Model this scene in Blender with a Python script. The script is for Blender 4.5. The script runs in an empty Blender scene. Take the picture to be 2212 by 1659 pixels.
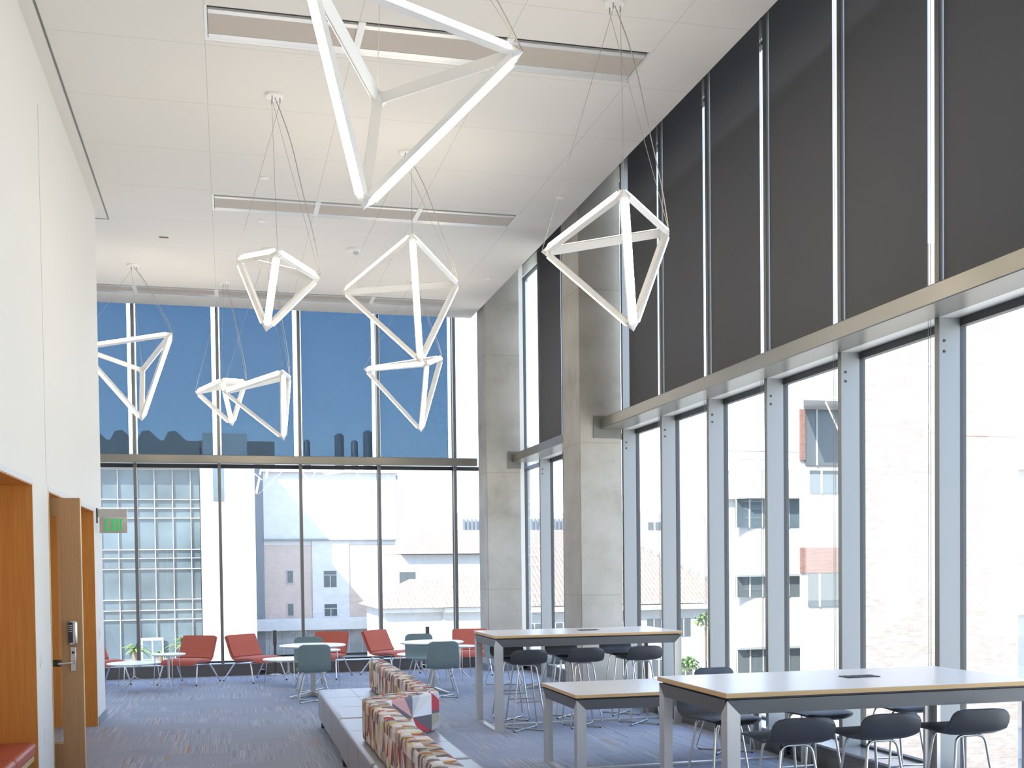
import bpy, bmesh, math, random
from mathutils import Vector, Matrix
random.seed(7)
PI = math.pi
sc = bpy.context.scene
COL = sc.collection

# ------------------------------------------------------------------ camera
F, YAW, PITCH, ROLL, CH, EYE = 2423.5, -0.2475, -0.0273, -0.0116, 1289.47, 1.84
def camdir(x, y, z):
    c, s = math.cos(ROLL), math.sin(ROLL); x, z = c*x - s*z, s*x + c*z
    c, s = math.cos(PITCH), math.sin(PITCH); y, z = c*y - s*z, s*y + c*z
    c, s = math.cos(YAW), math.sin(YAW); x, y = c*x - s*y, s*x + c*y
    return Vector((x, y, z))
cd = bpy.data.cameras.new('camera'); cam = bpy.data.objects.new('camera', cd); COL.objects.link(cam)
R_, U_, B_ = camdir(1, 0, 0), camdir(0, 0, 1), -camdir(0, 1, 0)
cam.matrix_world = Matrix(((R_.x, U_.x, B_.x, 0), (R_.y, U_.y, B_.y, 0), (R_.z, U_.z, B_.z, EYE), (0, 0, 0, 1)))
cd.sensor_width = 36; cd.lens = F/2212*36; cd.shift_y = (CH-829.5)/2212; cd.clip_end = 600; cd.clip_start = 0.05
sc.camera = cam
sc.view_settings.view_transform = 'Standard'; sc.view_settings.look = 'None'
sc.view_settings.gamma = 1; sc.view_settings.use_curve_mapping = False
sc.view_settings.exposure = 0.0

# ------------------------------------------------------------------ world and sun
W = bpy.data.worlds.new('sky'); sc.world = W; W.use_nodes = True
nt = W.node_tree; nt.nodes.clear()
wo = nt.nodes.new('ShaderNodeOutputWorld'); bg = nt.nodes.new('ShaderNodeBackground')
tc = nt.nodes.new('ShaderNodeTexCoord'); sp = nt.nodes.new('ShaderNodeSeparateXYZ'); rp = nt.nodes.new('ShaderNodeValToRGB')
nt.links.new(tc.outputs['Generated'], sp.inputs[0]); nt.links.new(sp.outputs['Z'], rp.inputs[0])
e = rp.color_ramp.elements
e[0].position = 0.0; e[0].color = (0.60, 0.63, 0.66, 1)
e[1].position = 0.30; e[1].color = (0.28, 0.39, 0.62, 1)
x = rp.color_ramp.elements.new(0.05); x.color = (0.64, 0.72, 0.80, 1)
x = rp.color_ramp.elements.new(0.13); x.color = (0.46, 0.58, 0.76, 1)
nt.links.new(rp.outputs[0], bg.inputs[0]); nt.links.new(bg.outputs[0], wo.inputs[0])
bg.inputs['Strength'].default_value = 6.5
sd = bpy.data.lights.new('sun', 'SUN'); sun = bpy.data.objects.new('sun', sd); COL.objects.link(sun)
sd.energy = 13.0; sd.angle = math.radians(0.5); sd.color = (1.0, 0.95, 0.86)
sun.rotation_euler = Vector((0.50, 0.45, -0.60)).to_track_quat('-Z', 'Y').to_euler()

# ------------------------------------------------------------------ materials
def pmat(name, col, rough=0.6, metal=0.0, spec=0.5, bump=0, bscale=200, var=0, vscale=3):
    m = bpy.data.materials.new(name); m.use_nodes = True; t = m.node_tree; b = t.nodes['Principled BSDF']
    b.inputs['Base Color'].default_value = (*col, 1); b.inputs['Roughness'].default_value = rough
    b.inputs['Metallic'].default_value = metal; b.inputs['Specular IOR Level'].default_value = spec
    if bump or var:
        tcx = t.nodes.new('ShaderNodeTexCoord')
    if bump:
        n = t.nodes.new('ShaderNodeTexNoise'); n.inputs['Scale'].default_value = bscale
        t.links.new(tcx.outputs['Object'], n.inputs['Vector'])
        bp = t.nodes.new('ShaderNodeBump'); bp.inputs['Strength'].default_value = bump; bp.inputs['Distance'].default_value = 0.004
        t.links.new(n.outputs[0], bp.inputs['Height']); t.links.new(bp.outputs[0], b.inputs['Normal'])
    if var:
        n = t.nodes.new('ShaderNodeTexNoise'); n.inputs['Scale'].default_value = vscale; n.inputs['Detail'].default_value = 6
        t.links.new(tcx.outputs['Object'], n.inputs['Vector'])
        r = t.nodes.new('ShaderNodeValToRGB')
        r.color_ramp.elements[0].position = .3; r.color_ramp.elements[1].position = .7
        r.color_ramp.elements[0].color = (*[c*(1-var) for c in col], 1); r.color_ramp.elements[1].color = (*[min(1, c*(1+var)) for c in col], 1)
        t.links.new(n.outputs[0], r.inputs[0]); t.links.new(r.outputs[0], b.inputs['Base Color'])
    return m
def nd(t, kind, **kw):
    n = t.nodes.new(kind)
    for k, v in kw.items(): setattr(n, k, v)
    return n
def mth(t, op, a, b=None, c=None):
    n = t.nodes.new('ShaderNodeMath'); n.operation = op
    for i, v in enumerate((a, b, c)):
        if v is None: continue
        if isinstance(v, (int, float)): n.inputs[i].default_value = v
        else: t.links.new(v, n.inputs[i])
    return n.outputs[0]
def wn2(t, a, b):
    n = t.nodes.new('ShaderNodeTexWhiteNoise'); n.noise_dimensions = '2D'
    c = t.nodes.new('ShaderNodeCombineXYZ')
    for i, v in enumerate((a, b)):
        if isinstance(v, (int, float)): c.inputs[i].default_value = v
        else: t.links.new(v, c.inputs[i])
    t.links.new(c.outputs[0], n.inputs['Vector']); return n.outputs['Value']
def ramp(t, fac, stops, const=False):
    r = t.nodes.new('ShaderNodeValToRGB')
    if const: r.color_ramp.interpolation = 'CONSTANT'
    els = r.color_ramp.elements
    els[0].position = stops[0][0]; els[0].color = (*stops[0][1], 1)
    els[1].position = stops[-1][0]; els[1].color = (*stops[-1][1], 1)
    for p, c in stops[1:-1]:
        q = els.new(p); q.color = (*c, 1)
    t.links.new(fac, r.inputs[0]); return r.outputs[0]
def base(name, rough=.7, metal=0.0):
    m = bpy.data.materials.new(name); m.use_nodes = True; t = m.node_tree; b = t.nodes['Principled BSDF']
    b.inputs['Roughness'].default_value = rough; b.inputs['Metallic'].default_value = metal
    tcx = t.nodes.new('ShaderNodeTexCoord'); s = t.nodes.new('ShaderNodeSeparateXYZ'); t.links.new(tcx.outputs['Object'], s.inputs[0])
    return m, t, b, tcx, s

def mat_carpet():
    m, t, b, tcx, s = base('carpet', .95)
    X, Y = s.outputs[0], s.outputs[1]
    tx, ty = mth(t, 'FLOOR', mth(t, 'DIVIDE', X, .61)), mth(t, 'FLOOR', mth(t, 'DIVIDE', Y, .61))
    ori = mth(t, 'GREATER_THAN', wn2(t, tx, ty), .38)
    px, py = mth(t, 'FLOOR', mth(t, 'DIVIDE', X, .203)), mth(t, 'FLOOR', mth(t, 'DIVIDE', Y, .45))
    patch = wn2(t, mth(t, 'ADD', px, 31.7), py)
    line = mth(t, 'FLOOR', mth(t, 'MULTIPLY', X, 95))
    seg = wn2(t, line, mth(t, 'ADD', py, .31))
    line2 = mth(t, 'FLOOR', mth(t, 'MULTIPLY', Y, 60))
    seg2 = wn2(t, line2, mth(t, 'ADD', px, 7.3))
    st = mth(t, 'ADD', mth(t, 'MULTIPLY', seg, ori), mth(t, 'MULTIPLY', mth(t, 'ADD', mth(t, 'MULTIPLY', seg2, .3), .2), mth(t, 'SUBTRACT', 1, ori)))
    fine = nd(t, 'ShaderNodeTexNoise'); fine.inputs['Scale'].default_value = 160; t.links.new(tcx.outputs['Object'], fine.inputs['Vector'])
    blot = nd(t, 'ShaderNodeTexNoise'); blot.inputs['Scale'].default_value = 1.1; t.links.new(tcx.outputs['Object'], blot.inputs['Vector'])
    amp = mth(t, 'ADD', mth(t, 'MULTIPLY', mth(t, 'POWER', patch, 1.6), .55), .16)
    v = mth(t, 'ADD', mth(t, 'ADD', mth(t, 'MULTIPLY', mth(t, 'SUBTRACT', st, .42), amp), .32), mth(t, 'ADD', mth(t, 'MULTIPLY', fine.outputs[0], .22), mth(t, 'MULTIPLY', blot.outputs[0], .12)))
    c = ramp(t, v, [(0, (.165, .18, .225)), (.42, (.31, .34, .415)), (.7, (.41, .44, .52)), (1, (.55, .57, .62))])
    org = mth(t, 'MULTIPLY', mth(t, 'GREATER_THAN', seg, .975), mth(t, 'MULTIPLY', mth(t, 'GREATER_THAN', patch, .5), ori))
    grn = mth(t, 'MULTIPLY', mth(t, 'LESS_THAN', seg, .03), mth(t, 'MULTIPLY', mth(t, 'GREATER_THAN', patch, .6), ori))
    mx = nd(t, 'ShaderNodeMixRGB'); t.links.new(org, mx.inputs[0]); t.links.new(c, mx.inputs[1]); mx.inputs[2].default_value = (.50, .28, .17, 1)
    m2 = nd(t, 'ShaderNodeMixRGB'); t.links.new(grn, m2.inputs[0]); t.links.new(mx.outputs[0], m2.inputs[1]); m2.inputs[2].default_value = (.40, .41, .26, 1)
    t.links.new(m2.outputs[0], b.inputs['Base Color']); b.inputs['Specular IOR Level'].default_value = .25
    bp = nd(t, 'ShaderNodeBump'); bp.inputs['Strength'].default_value = .3; bp.inputs['Distance'].default_value = .004
    t.links.new(v, bp.inputs['Height']); t.links.new(bp.outputs[0], b.inputs['Normal'])
    return m
def mat_wood(name, c0, c1, axis='Z', rough=.45):
    m, t, b, tcx, s = base(name, rough)
    mp = nd(t, 'ShaderNodeMapping'); t.links.new(tcx.outputs['Object'], mp.inputs[0])
    mp.inputs['Scale'].default_value = {'Z': (28, 28, .9), 'Y': (28, .9, 28), 'X': (.9, 28, 28)}[axis]
    n = nd(t, 'ShaderNodeTexNoise'); n.inputs['Scale'].default_value = 3; n.inputs['Detail'].default_value = 5; t.links.new(mp.outputs[0], n.inputs['Vector'])
    t.links.new(ramp(t, n.outputs[0], [(.3, c0), (.7, c1)]), b.inputs['Base Color'])
    return m
def mat_concrete():
    m, t, b, tcx, s = base('concrete', .85)
    n = nd(t, 'ShaderNodeTexNoise'); n.inputs['Scale'].default_value = 1.6; n.inputs['Detail'].default_value = 9; n.inputs['Roughness'].default_value = .65
    t.links.new(tcx.outputs['Object'], n.inputs['Vector'])
    band = nd(t, 'ShaderNodeTexNoise'); band.noise_dimensions = '1D'; band.inputs['Scale'].default_value = 1.3; band.inputs['Detail'].default_value = 2
    t.links.new(s.outputs[2], band.inputs['W'])
    v = mth(t, 'ADD', mth(t, 'MULTIPLY', n.outputs[0], .7), mth(t, 'MULTIPLY', band.outputs[0], .3))
    c = ramp(t, v, [(.33, (.34, .305, .25)), (.46, (.43, .395, .335)), (.56, (.475, .44, .38)), (.7, (.53, .50, .44))])
    zf = mth(t, 'FRACT', mth(t, 'DIVIDE', mth(t, 'ADD', s.outputs[2], .62), 2.05))
    ln = mth(t, 'LESS_THAN', zf, .008)
    mx = nd(t, 'ShaderNodeMixRGB'); t.links.new(mth(t, 'MULTIPLY', ln, .2), mx.inputs[0]); t.links.new(c, mx.inputs[1]); mx.inputs[2].default_value = (.12, .11, .1, 1)
    t.links.new(mx.outputs[0], b.inputs['Base Color'])
    n2 = nd(t, 'ShaderNodeTexNoise'); n2.inputs['Scale'].default_value = 60; t.links.new(tcx.outputs['Object'], n2.inputs['Vector'])
    bp = nd(t, 'ShaderNodeBump'); bp.inputs['Strength'].default_value = .15; bp.inputs['Distance'].default_value = .004
    t.links.new(n2.outputs[0], bp.inputs['Height']); t.links.new(bp.outputs[0], b.inputs['Normal'])
    return m
def mat_ceiling():
    m, t, b, tcx, s = base('ceiling panels', .8)
    X, Y = s.outputs[0], s.outputs[1]
    def near(v, c, w): return mth(t, 'LESS_THAN', mth(t, 'ABSOLUTE', mth(t, 'SUBTRACT', v, c)), w)
    acc = None
    for c in (-.11, 1.13, 2.39, 3.69):
        q = near(X, c, .003); acc = q if acc is None else mth(t, 'MAXIMUM', acc, q)
    f = mth(t, 'FRACT', mth(t, 'DIVIDE', mth(t, 'SUBTRACT', Y, 11.34-1.27*.5), 1.27))
    q = mth(t, 'MULTIPLY', near(f, .5, .0022), mth(t, 'GREATER_THAN', X, -1.4)); acc = mth(t, 'MAXIMUM', acc, q)
    mx = nd(t, 'ShaderNodeMixRGB'); t.links.new(mth(t, 'MULTIPLY', acc, .45), mx.inputs[0]); mx.inputs[1].default_value = (.78, .73, .66, 1); mx.inputs[2].default_value = (.3, .28, .26, 1)
    t.links.new(mx.outputs[0], b.inputs['Base Color']); b.inputs['Specular IOR Level'].default_value = .2
    return m
def mat_brick(name, c1, c2, mortar, scale=1.0, bw=.22, bh=.075, axis='X'):
    m, t, b, tcx, s = base(name, .9)
    cb = nd(t, 'ShaderNodeCombineXYZ'); t.links.new(s.outputs[0 if axis == 'X' else 1], cb.inputs[0]); t.links.new(s.outputs[2], cb.inputs[1])
    br = nd(t, 'ShaderNodeTexBrick'); t.links.new(cb.outputs[0], br.inputs['Vector'])
    br.inputs['Scale'].default_value = scale; br.inputs['Brick Width'].default_value = bw; br.inputs['Row Height'].default_value = bh
    br.inputs['Mortar Size'].default_value = .006; br.inputs['Color1'].default_value = (*c1, 1); br.inputs['Color2'].default_value = (*c2, 1); br.inputs['Mortar'].default_value = (*mortar, 1)
    n = nd(t, 'ShaderNodeTexNoise'); n.inputs['Scale'].default_value = 1.2; n.inputs['Detail'].default_value = 8; t.links.new(tcx.outputs['Object'], n.inputs['Vector'])
    mx = nd(t, 'ShaderNodeMixRGB'); mx.blend_type = 'MULTIPLY'; mx.inputs[0].default_value = .18
    t.links.new(br.outputs[0], mx.inputs[1]); t.links.new(ramp(t, n.outputs[0], [(.35, (.62, .6, .58)), (.6, (1, 1, 1))]), mx.inputs[2])
    t.links.new(mx.outputs[0], b.inputs['Base Color']); return m
def mat_tiles():
    m, t, b, tcx, s = base('clay roof tiles', .8)
    f = mth(t, 'SINE', mth(t, 'MULTIPLY', s.outputs[0], 2*PI/.26))
    g = mth(t, 'SINE', mth(t, 'MULTIPLY', s.outputs[2], 2*PI/.30))
    v = mth(t, 'ADD', mth(t, 'MULTIPLY', f, .30), mth(t, 'MULTIPLY', g, .04))
    n = nd(t, 'ShaderNodeTexNoise'); n.inputs['Scale'].default_value = 3; t.links.new(tcx.outputs['Object'], n.inputs['Vector'])
    v = mth(t, 'ADD', mth(t, 'ADD', v, .15), mth(t, 'MULTIPLY', n.outputs[0], .6))
    t.links.new(ramp(t, v, [(0, (.17, .12, .085)), (.35, (.25, .19, .145)), (.8, (.30, .245, .195))]), b.inputs['Base Color'])
    return m
def mat_fabric(name, col, dark, scale=260):
    m, t, b, tcx, s = base(name, .9)
    n = nd(t, 'ShaderNodeTexNoise'); n.inputs['Scale'].default_value = scale; n.inputs['Detail'].default_value = 3; t.links.new(tcx.outputs['Object'], n.inputs['Vector'])
    t.links.new(ramp(t, n.outputs[0], [(.35, dark), (.65, col)]), b.inputs['Base Color'])
    b.inputs['Specular IOR Level'].default_value = .2; b.inputs['Sheen Weight'].default_value = .15
    return m
def mat_pinwheel():
    m = bpy.data.materials.new('pinwheel upholstery'); m.use_nodes = True; t = m.node_tree; b = t.nodes['Principled BSDF']; b.inputs['Roughness'].default_value = .85
    b.inputs['Specular IOR Level'].default_value = .2
    uv = nd(t, 'ShaderNodeUVMap'); s = nd(t, 'ShaderNodeSeparateXYZ'); t.links.new(uv.outputs[0], s.inputs[0])
    U = mth(t, 'DIVIDE', s.outputs[0], .34); V = mth(t, 'DIVIDE', s.outputs[1], .40)
    row = mth(t, 'FLOOR', V); U = mth(t, 'ADD', U, mth(t, 'MULTIPLY', mth(t, 'MODULO', row, 2), .5))
    cu = mth(t, 'FLOOR', U)
    lu = mth(t, 'SUBTRACT', mth(t, 'SUBTRACT', U, cu), .5); lv = mth(t, 'SUBTRACT', mth(t, 'SUBTRACT', V, row), .5)
    ang = mth(t, 'DIVIDE', mth(t, 'ARCTAN2', lv, lu), 2*PI)
    off = wn2(t, cu, row)
    sec = mth(t, 'FLOOR', mth(t, 'MULTIPLY', mth(t, 'ADD', mth(t, 'ADD', ang, .5), mth(t, 'MULTIPLY', off, .1)), 12))
    h = mth(t, 'FRACT', mth(t, 'ADD', mth(t, 'MULTIPLY', sec, .3819), wn2(t, mth(t, 'ADD', cu, 5.5), row)))
    cols = [(.74, .72, .72), (.66, .36, .33), (.15, .13, .15), (.74, .62, .48), (.42, .19, .07), (.55, .53, .55), (.78, .75, .74), (.16, .14, .16), (.40, .36, .25), (.76, .74, .75), (.68, .50, .38), (.20, .18, .20), (.50, .07, .08), (.62, .50, .16), (.48, .43, .43), (.72, .68, .62)]
    k = len(cols); st = [(i/k, c) for i, c in enumerate(cols)]
    c = ramp(t, h, st, True)
    t.links.new(c, b.inputs['Base Color']); return m
def mat_glass():
    m = bpy.data.materials.new('window glass'); m.use_nodes = True; t = m.node_tree; t.nodes.clear()
    o = nd(t, 'ShaderNodeOutputMaterial'); mx = nd(t, 'ShaderNodeMixShader'); a = nd(t, 'ShaderNodeBsdfTransparent'); g = nd(t, 'ShaderNodeBsdfGlossy'); f = nd(t, 'ShaderNodeLayerWeight')
    a.inputs[0].default_value = (.97, .985, .98, 1); g.inputs['Roughness'].default_value = 0.0; f.inputs[0].default_value = .5
    k = mth(t, 'ADD', mth(t, 'MULTIPLY', mth(t, 'POWER', f.outputs['Facing'], 5), .8), .04)
    t.links.new(k, mx.inputs[0]); t.links.new(a.outputs[0], mx.inputs[1]); t.links.new(g.outputs[0], mx.inputs[2]); t.links.new(mx.outputs[0], o.inputs[0])
    return m
def mat_shade(name, tint, col):
    m = bpy.data.materials.new(name); m.use_nodes = True; t = m.node_tree; t.nodes.clear()
    o = nd(t, 'ShaderNodeOutputMaterial'); mx = nd(t, 'ShaderNodeAddShader'); a = nd(t, 'ShaderNodeBsdfTransparent'); g = nd(t, 'ShaderNodeBsdfDiffuse')
    a.inputs[0].default_value = (*tint, 1); g.inputs[0].default_value = (*col, 1)
    tcx = nd(t, 'ShaderNodeTexCoord'); n = nd(t, 'ShaderNodeTexNoise'); n.inputs['Scale'].default_value = 240; t.links.new(tcx.outputs['Object'], n.inputs['Vector'])
    t.links.new(ramp(t, n.outputs[0], [(.35, tuple(c*.8 for c in tint)), (.65, tuple(c*1.2 for c in tint))]), a.inputs[0])
    t.links.new(a.outputs[0], mx.inputs[0]); t.links.new(g.outputs[0], mx.inputs[1]); t.links.new(mx.outputs[0], o.inputs[0])
    return m
def mat_emit(name, col, s, bc=(.9, .9, .9)):
    m = bpy.data.materials.new(name); m.use_nodes = True; b = m.node_tree.nodes['Principled BSDF']
    b.inputs['Base Color'].default_value = (*bc, 1); b.inputs['Emission Color'].default_value = (*col, 1); b.inputs['Emission Strength'].default_value = s
    return m

M = dict(
 carpet=mat_carpet(), ceil=mat_ceiling(), concrete=mat_concrete(),
 wall=pmat('painted wall', (.80, .77, .71), .7, spec=.25, bump=.05, bscale=300),
 dark=pmat('dark void', (.05, .05, .05), .9),
 wood=mat_wood('veneer', (.62, .25, .05), (.72, .32, .07)), doorwood=mat_wood('door veneer', (.42, .215, .085), (.50, .275, .12)),
 plyedge=mat_wood('pale wood edge', (.60, .42, .20), (.72, .53, .28), 'Y'),
 edge=mat_wood('laminate table edge', (.60, .36, .15), (.70, .45, .20), 'X', .5),
 top=pmat('pale laminate', (.80, .73, .65), .28, spec=.5), white=pmat('white laminate', (.80, .80, .80), .3),
 alu=pmat('brushed aluminium', (.60, .565, .525), .36, .6), alud=pmat('grey anodised metal', (.115, .112, .11), .45, .5),
 chrome=pmat('chrome tube', (.78, .77, .75), .16, 1.0), satin=pmat('satin steel tube', (.62, .60, .56), .28, 1.0),
 alur=pmat('satin aluminium rail', (.78, .76, .72), .35, .3), beam=pmat('window beam metal', (.265, .245, .21), .30, .55), mull=pmat('mullion paint', (.30, .305, .30), .45, .1, bump=.03),
 mulld=pmat('shaded mullion paint', (.20, .195, .175), .4, .3), sill=pmat('sill cladding', (.17, .165, .155), .45, .3), silltop=pmat('sill top metal', (.50, .50, .50), .25, .7),  # mulld: darker copy of the mullion paint, backlit shade put into its colour
 glass=mat_glass(), black=pmat('black plastic', (.02, .02, .022), .4), winframe=pmat('dark window frame', (.05, .05, .048), .5), rubber=pmat('rubber foot', (.03, .03, .03), .6),
 shadeF=mat_shade('blue view roller fabric', (.205, .268, .315), (.045, .048, .052)),
 shadeR=mat_shade('charcoal roller fabric', (.012, .016, .022), (.145, .145, .148)),  # same weave as the far shades, its grazing-angle darkening put into the colour
 red=mat_fabric('red wool', (.60, .165, .115), (.48, .125, .085)), teal=mat_fabric('teal wool', (.25, .325, .33), (.17, .235, .24)),
 char=pmat('charcoal leather', (.052, .052, .056), .45, spec=.5, bump=.15, bscale=300), char2=pmat('dark blue leather', (.055, .065, .085), .42),
 leather=pmat('grey leather', (.33, .33, .36), .36, bump=.1, bscale=90), seam=pmat('dark seam', (.05, .05, .06), .6), redlea=pmat('red vinyl', (.45, .10, .06), .45),
 pin=mat_pinwheel(), fix=pmat('fixture white paint', (.88, .85, .80), .4), led=mat_emit('led diffuser', (1, .88, .70), 19.0),
 cable=pmat('grey cable', (.40, .37, .33), .5), perf=pmat('perforated diffuser', (.54, .465, .39), .6, 0, bump=.4, bscale=500),
 green=mat_emit('exit green', (0, .75, .16), .35, (0, .45, .11)), mirror=pmat('exit mirror panel', (.74, .67, .60), .15, .45),
 base_=pmat('baseboard rubber', (.24, .27, .29), .6), steel=pmat('lever steel', (.60, .57, .53), .25, .9),
 extwhite=pmat('white stucco', (.46, .45, .43), .9, var=.04, vscale=.8), extpanel=pmat('pale panel', (.60, .59, .57), .8, var=.06, vscale=1.5),
 extgrey=pmat('grey roof screen', (.26, .265, .26), .8), extmetal=pmat('ribbed grey metal', (.20, .22, .24), .5, .3),
 bglass=pmat('building glass', (.085, .115, .13), .12, .0, spec=.6, var=.4, vscale=.25), wglass=pmat('house window glass', (.09, .105, .11), .2, spec=.5),
 brickA=mat_brick('tan brick', (.60, .47, .40), (.53, .42, .35), (.60, .51, .45)),
 brickT=mat_brick('pale brick', (.28, .245, .215), (.235, .195, .17), (.28, .255, .235), 1.0, .24, .08), brickR=mat_brick('red brick', (.24, .12, .09), (.19, .09, .07), (.25, .2, .18)),
 tiles=mat_tiles(), leaf=pmat('palm leaf', (.13, .20, .05), .6, var=.3, vscale=6), leafd=pmat('shrub leaf', (.13, .20, .06), .7, var=.3, vscale=6), trunk=pmat('palm trunk', (.2, .15, .1), .9),
 pave=pmat('pale paving', (.30, .30, .28), .9, var=.08, vscale=.5),
)

# ------------------------------------------------------------------ mesh helpers
class MB:
    def __init__(s): s.v = []; s.f = []
    def add(s, vs, fs):
        o = len(s.v); s.v += [tuple(p) for p in vs]; s.f += [tuple(i+o for i in f) for f in fs]; return s
    def box(s, x0, x1, y0, y1, z0, z1):
        return s.add([(x0, y0, z0), (x1, y0, z0), (x1, y1, z0), (x0, y1, z0), (x0, y0, z1), (x1, y0, z1), (x1, y1, z1), (x0, y1, z1)],
                     [(0, 3, 2, 1), (4, 5, 6, 7), (0, 1, 5, 4), (1, 2, 6, 5), (2, 3, 7, 6), (3, 0, 4, 7)])
    def bar(s, A, B, side, w, d):
        A, B = Vector(A), Vector(B); t = (B-A).normalized(); u = Vector(side); u = (u - t*u.dot(t)).normalized(); v = t.cross(u)
        q = []
        for P in (A, B):
            for a, b in ((-1, -1), (1, -1), (1, 1), (-1, 1)): q.append(P + u*(a*w/2) + v*(b*d/2))
        return s.add(q, [(3, 2, 1, 0), (4, 5, 6, 7), (0, 1, 5, 4), (1, 2, 6, 5), (2, 3, 7, 6), (3, 0, 4, 7)])
    def tube(s, pts, r, n=8, closed=False):
        P = [Vector(p) for p in pts]; L = len(P); rings = []
        def tan(i):
            if closed: return (P[(i+1) % L]-P[i-1]).normalized()
            return (P[min(i+1, L-1)]-P[max(i-1, 0)]).normalized()
        t = tan(0); u = Vector((0, 0, 1)) if abs(t.z) < .9 else Vector((1, 0, 0)); u = (u-t*u.dot(t)).normalized()
        for i in range(L):
            t = tan(i); u = (u-t*u.dot(t)).normalized(); w = t.cross(u)
            rings.append([P[i]+u*(r*math.cos(2*PI*k/n))+w*(r*math.sin(2*PI*k/n)) for k in range(n)])
        vs = [p for g in rings for p in g]; fs = []
        for i in range(L if closed else L-1):
            a, b = i*n, ((i+1) % L)*n
            sh = 0
            if closed and i == L-1:
                sh = min(range(n), key=lambda k: (rings[-1][0]-rings[0][k]).length)
            for k in range(n): fs.append((a+k, a+(k+1) % n, b+(k+1+sh) % n, b+(k+sh) % n))
        if not closed: fs += [tuple(range(n-1, -1, -1)), tuple(range((L-1)*n, L*n))]
        return s.add(vs, fs)
    def lathe(s, prof, cx=0, cy=0, n=32, cap=True):
        vs = []; fs = []
        for r, z in prof:
            for k in range(n): vs.append((cx+r*math.cos(2*PI*k/n), cy+r*math.sin(2*PI*k/n), z))
        for i in range(len(prof)-1):
            for k in range(n): fs.append((i*n+k, i*n+(k+1) % n, (i+1)*n+(k+1) % n, (i+1)*n+k))
        if cap: fs += [tuple(range(n-1, -1, -1)), tuple(range((len(prof)-1)*n, len(prof)*n))]
        return s.add(vs, fs)
    def prism(s, poly, axis, a, b):
        # poly: 2D points; axis: extruded axis
        def mk(p, h): return {'x': (h, p[0], p[1]), 'y': (p[0], h, p[1]), 'z': (p[0], p[1], h)}[axis]
        n = len(poly); vs = [mk(p, a) for p in poly]+[mk(p, b) for p in poly]
        fs = [tuple(range(n-1, -1, -1)), tuple(range(n, 2*n))]+[(i, (i+1) % n, n+(i+1) % n, n+i) for i in range(n)]
        return s.add(vs, fs)
    def build(s, name, mat, parent=None, smooth=None, bevel=0, seg=2, sub=0, uv=False):
        me = bpy.data.meshes.new(name); me.from_pydata(s.v, [], s.f); me.update()
        bm = bmesh.new(); bm.from_mesh(me); bmesh.ops.recalc_face_normals(bm, faces=bm.faces); bm.to_mesh(me); bm.free()
        me.materials.append(mat); o = bpy.data.objects.new(name, me); COL.objects.link(o)
        if parent is not None: o.parent = parent
        if bevel:
            b = o.modifiers.new('bevel', 'BEVEL'); b.width = bevel; b.segments = seg; b.limit_method = 'ANGLE'
        if sub:
            b = o.modifiers.new('sub', 'SUBSURF'); b.levels = sub; b.render_levels = sub
        if smooth or bevel:
            for p in me.polygons: p.use_smooth = True
            me.set_sharp_from_angle(angle=math.radians(smooth or 40))
        if uv:
            l = me.uv_layers.new(name='UVMap')
            for p in me.polygons:
                nx, ny, nz = abs(p.normal.x), abs(p.normal.y), abs(p.normal.z)
                for li in p.loop_indices:
                    c = me.vertices[me.loops[li].vertex_index].co
                    if nz >= nx and nz >= ny: q = (c.y*1.5, c.x*1.9+.3)
                    elif uv == 'corner' and ny > .3 and nx > .3: q = (.17+(Vector((c.x-1.20, c.y-8.91)).length-.36)*.62, .2+(c.z-.60)*.8)
                    elif nx >= ny: q = (c.y*1.5, c.z*1.15)
                    else: q = (c.x*.8+.11, c.z*.8-.27)
                    l.data[li].uv = q
        return o
def fillet(pts, r, n=4, closed=False):
    P = [Vector(p) for p in pts]; L = len(P); out = []
    for i in range(L):
        if not closed and i in (0, L-1): out.append(P[i]); continue
        a, b, c = P[i-1], P[i], P[(i+1) % L]
        d1, d2 = (a-b), (c-b); k = min(r, d1.length*.45, d2.length*.45)
        s, e = b+d1.normalized()*k, b+d2.normalized()*k
        for j in range(n+1):
            u = j/n; out.append(s*(1-u)**2+b*2*u*(1-u)+e*u*u)
    return out
def tag(o, label=None, cat=None, group=None, kind=None):
    if label: o['label'] = label
    if cat: o['category'] = cat
    if group: o['group'] = group
    if kind: o['kind'] = kind
    return o
def thing(name, label, cat, loc=(0, 0, 0), rz=0, group=None):
    o = bpy.data.objects.new(name, None); COL.objects.link(o); o.location = loc; o.rotation_euler = (0, 0, rz); o.empty_display_size = .1
    return tag(o, label, cat, group)
def copy_tree(o, parent=None):
    c = o.copy(); COL.objects.link(c)
    if parent is not None: c.parent = parent
    for ch in list(o.children): copy_tree(ch, c)
    return c
def place(proto, first, loc, rz, label, group=None):
    o = proto if first else copy_tree(proto)
    o.location = loc; o.rotation_euler = (0, 0, rz); o['label'] = label
    if group: o['group'] = group
    return o
def struct(o): o['kind'] = 'structure'; return o
def B(x0, x1, y0, y1, z0, z1): return MB().box(x0, x1, y0, y1, z0, z1)
tn = [0]
def trim(mb, mat, **k):
    tn[0] += 1; return struct(mb.build('trim_%d' % tn[0], mat, **k))

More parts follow.
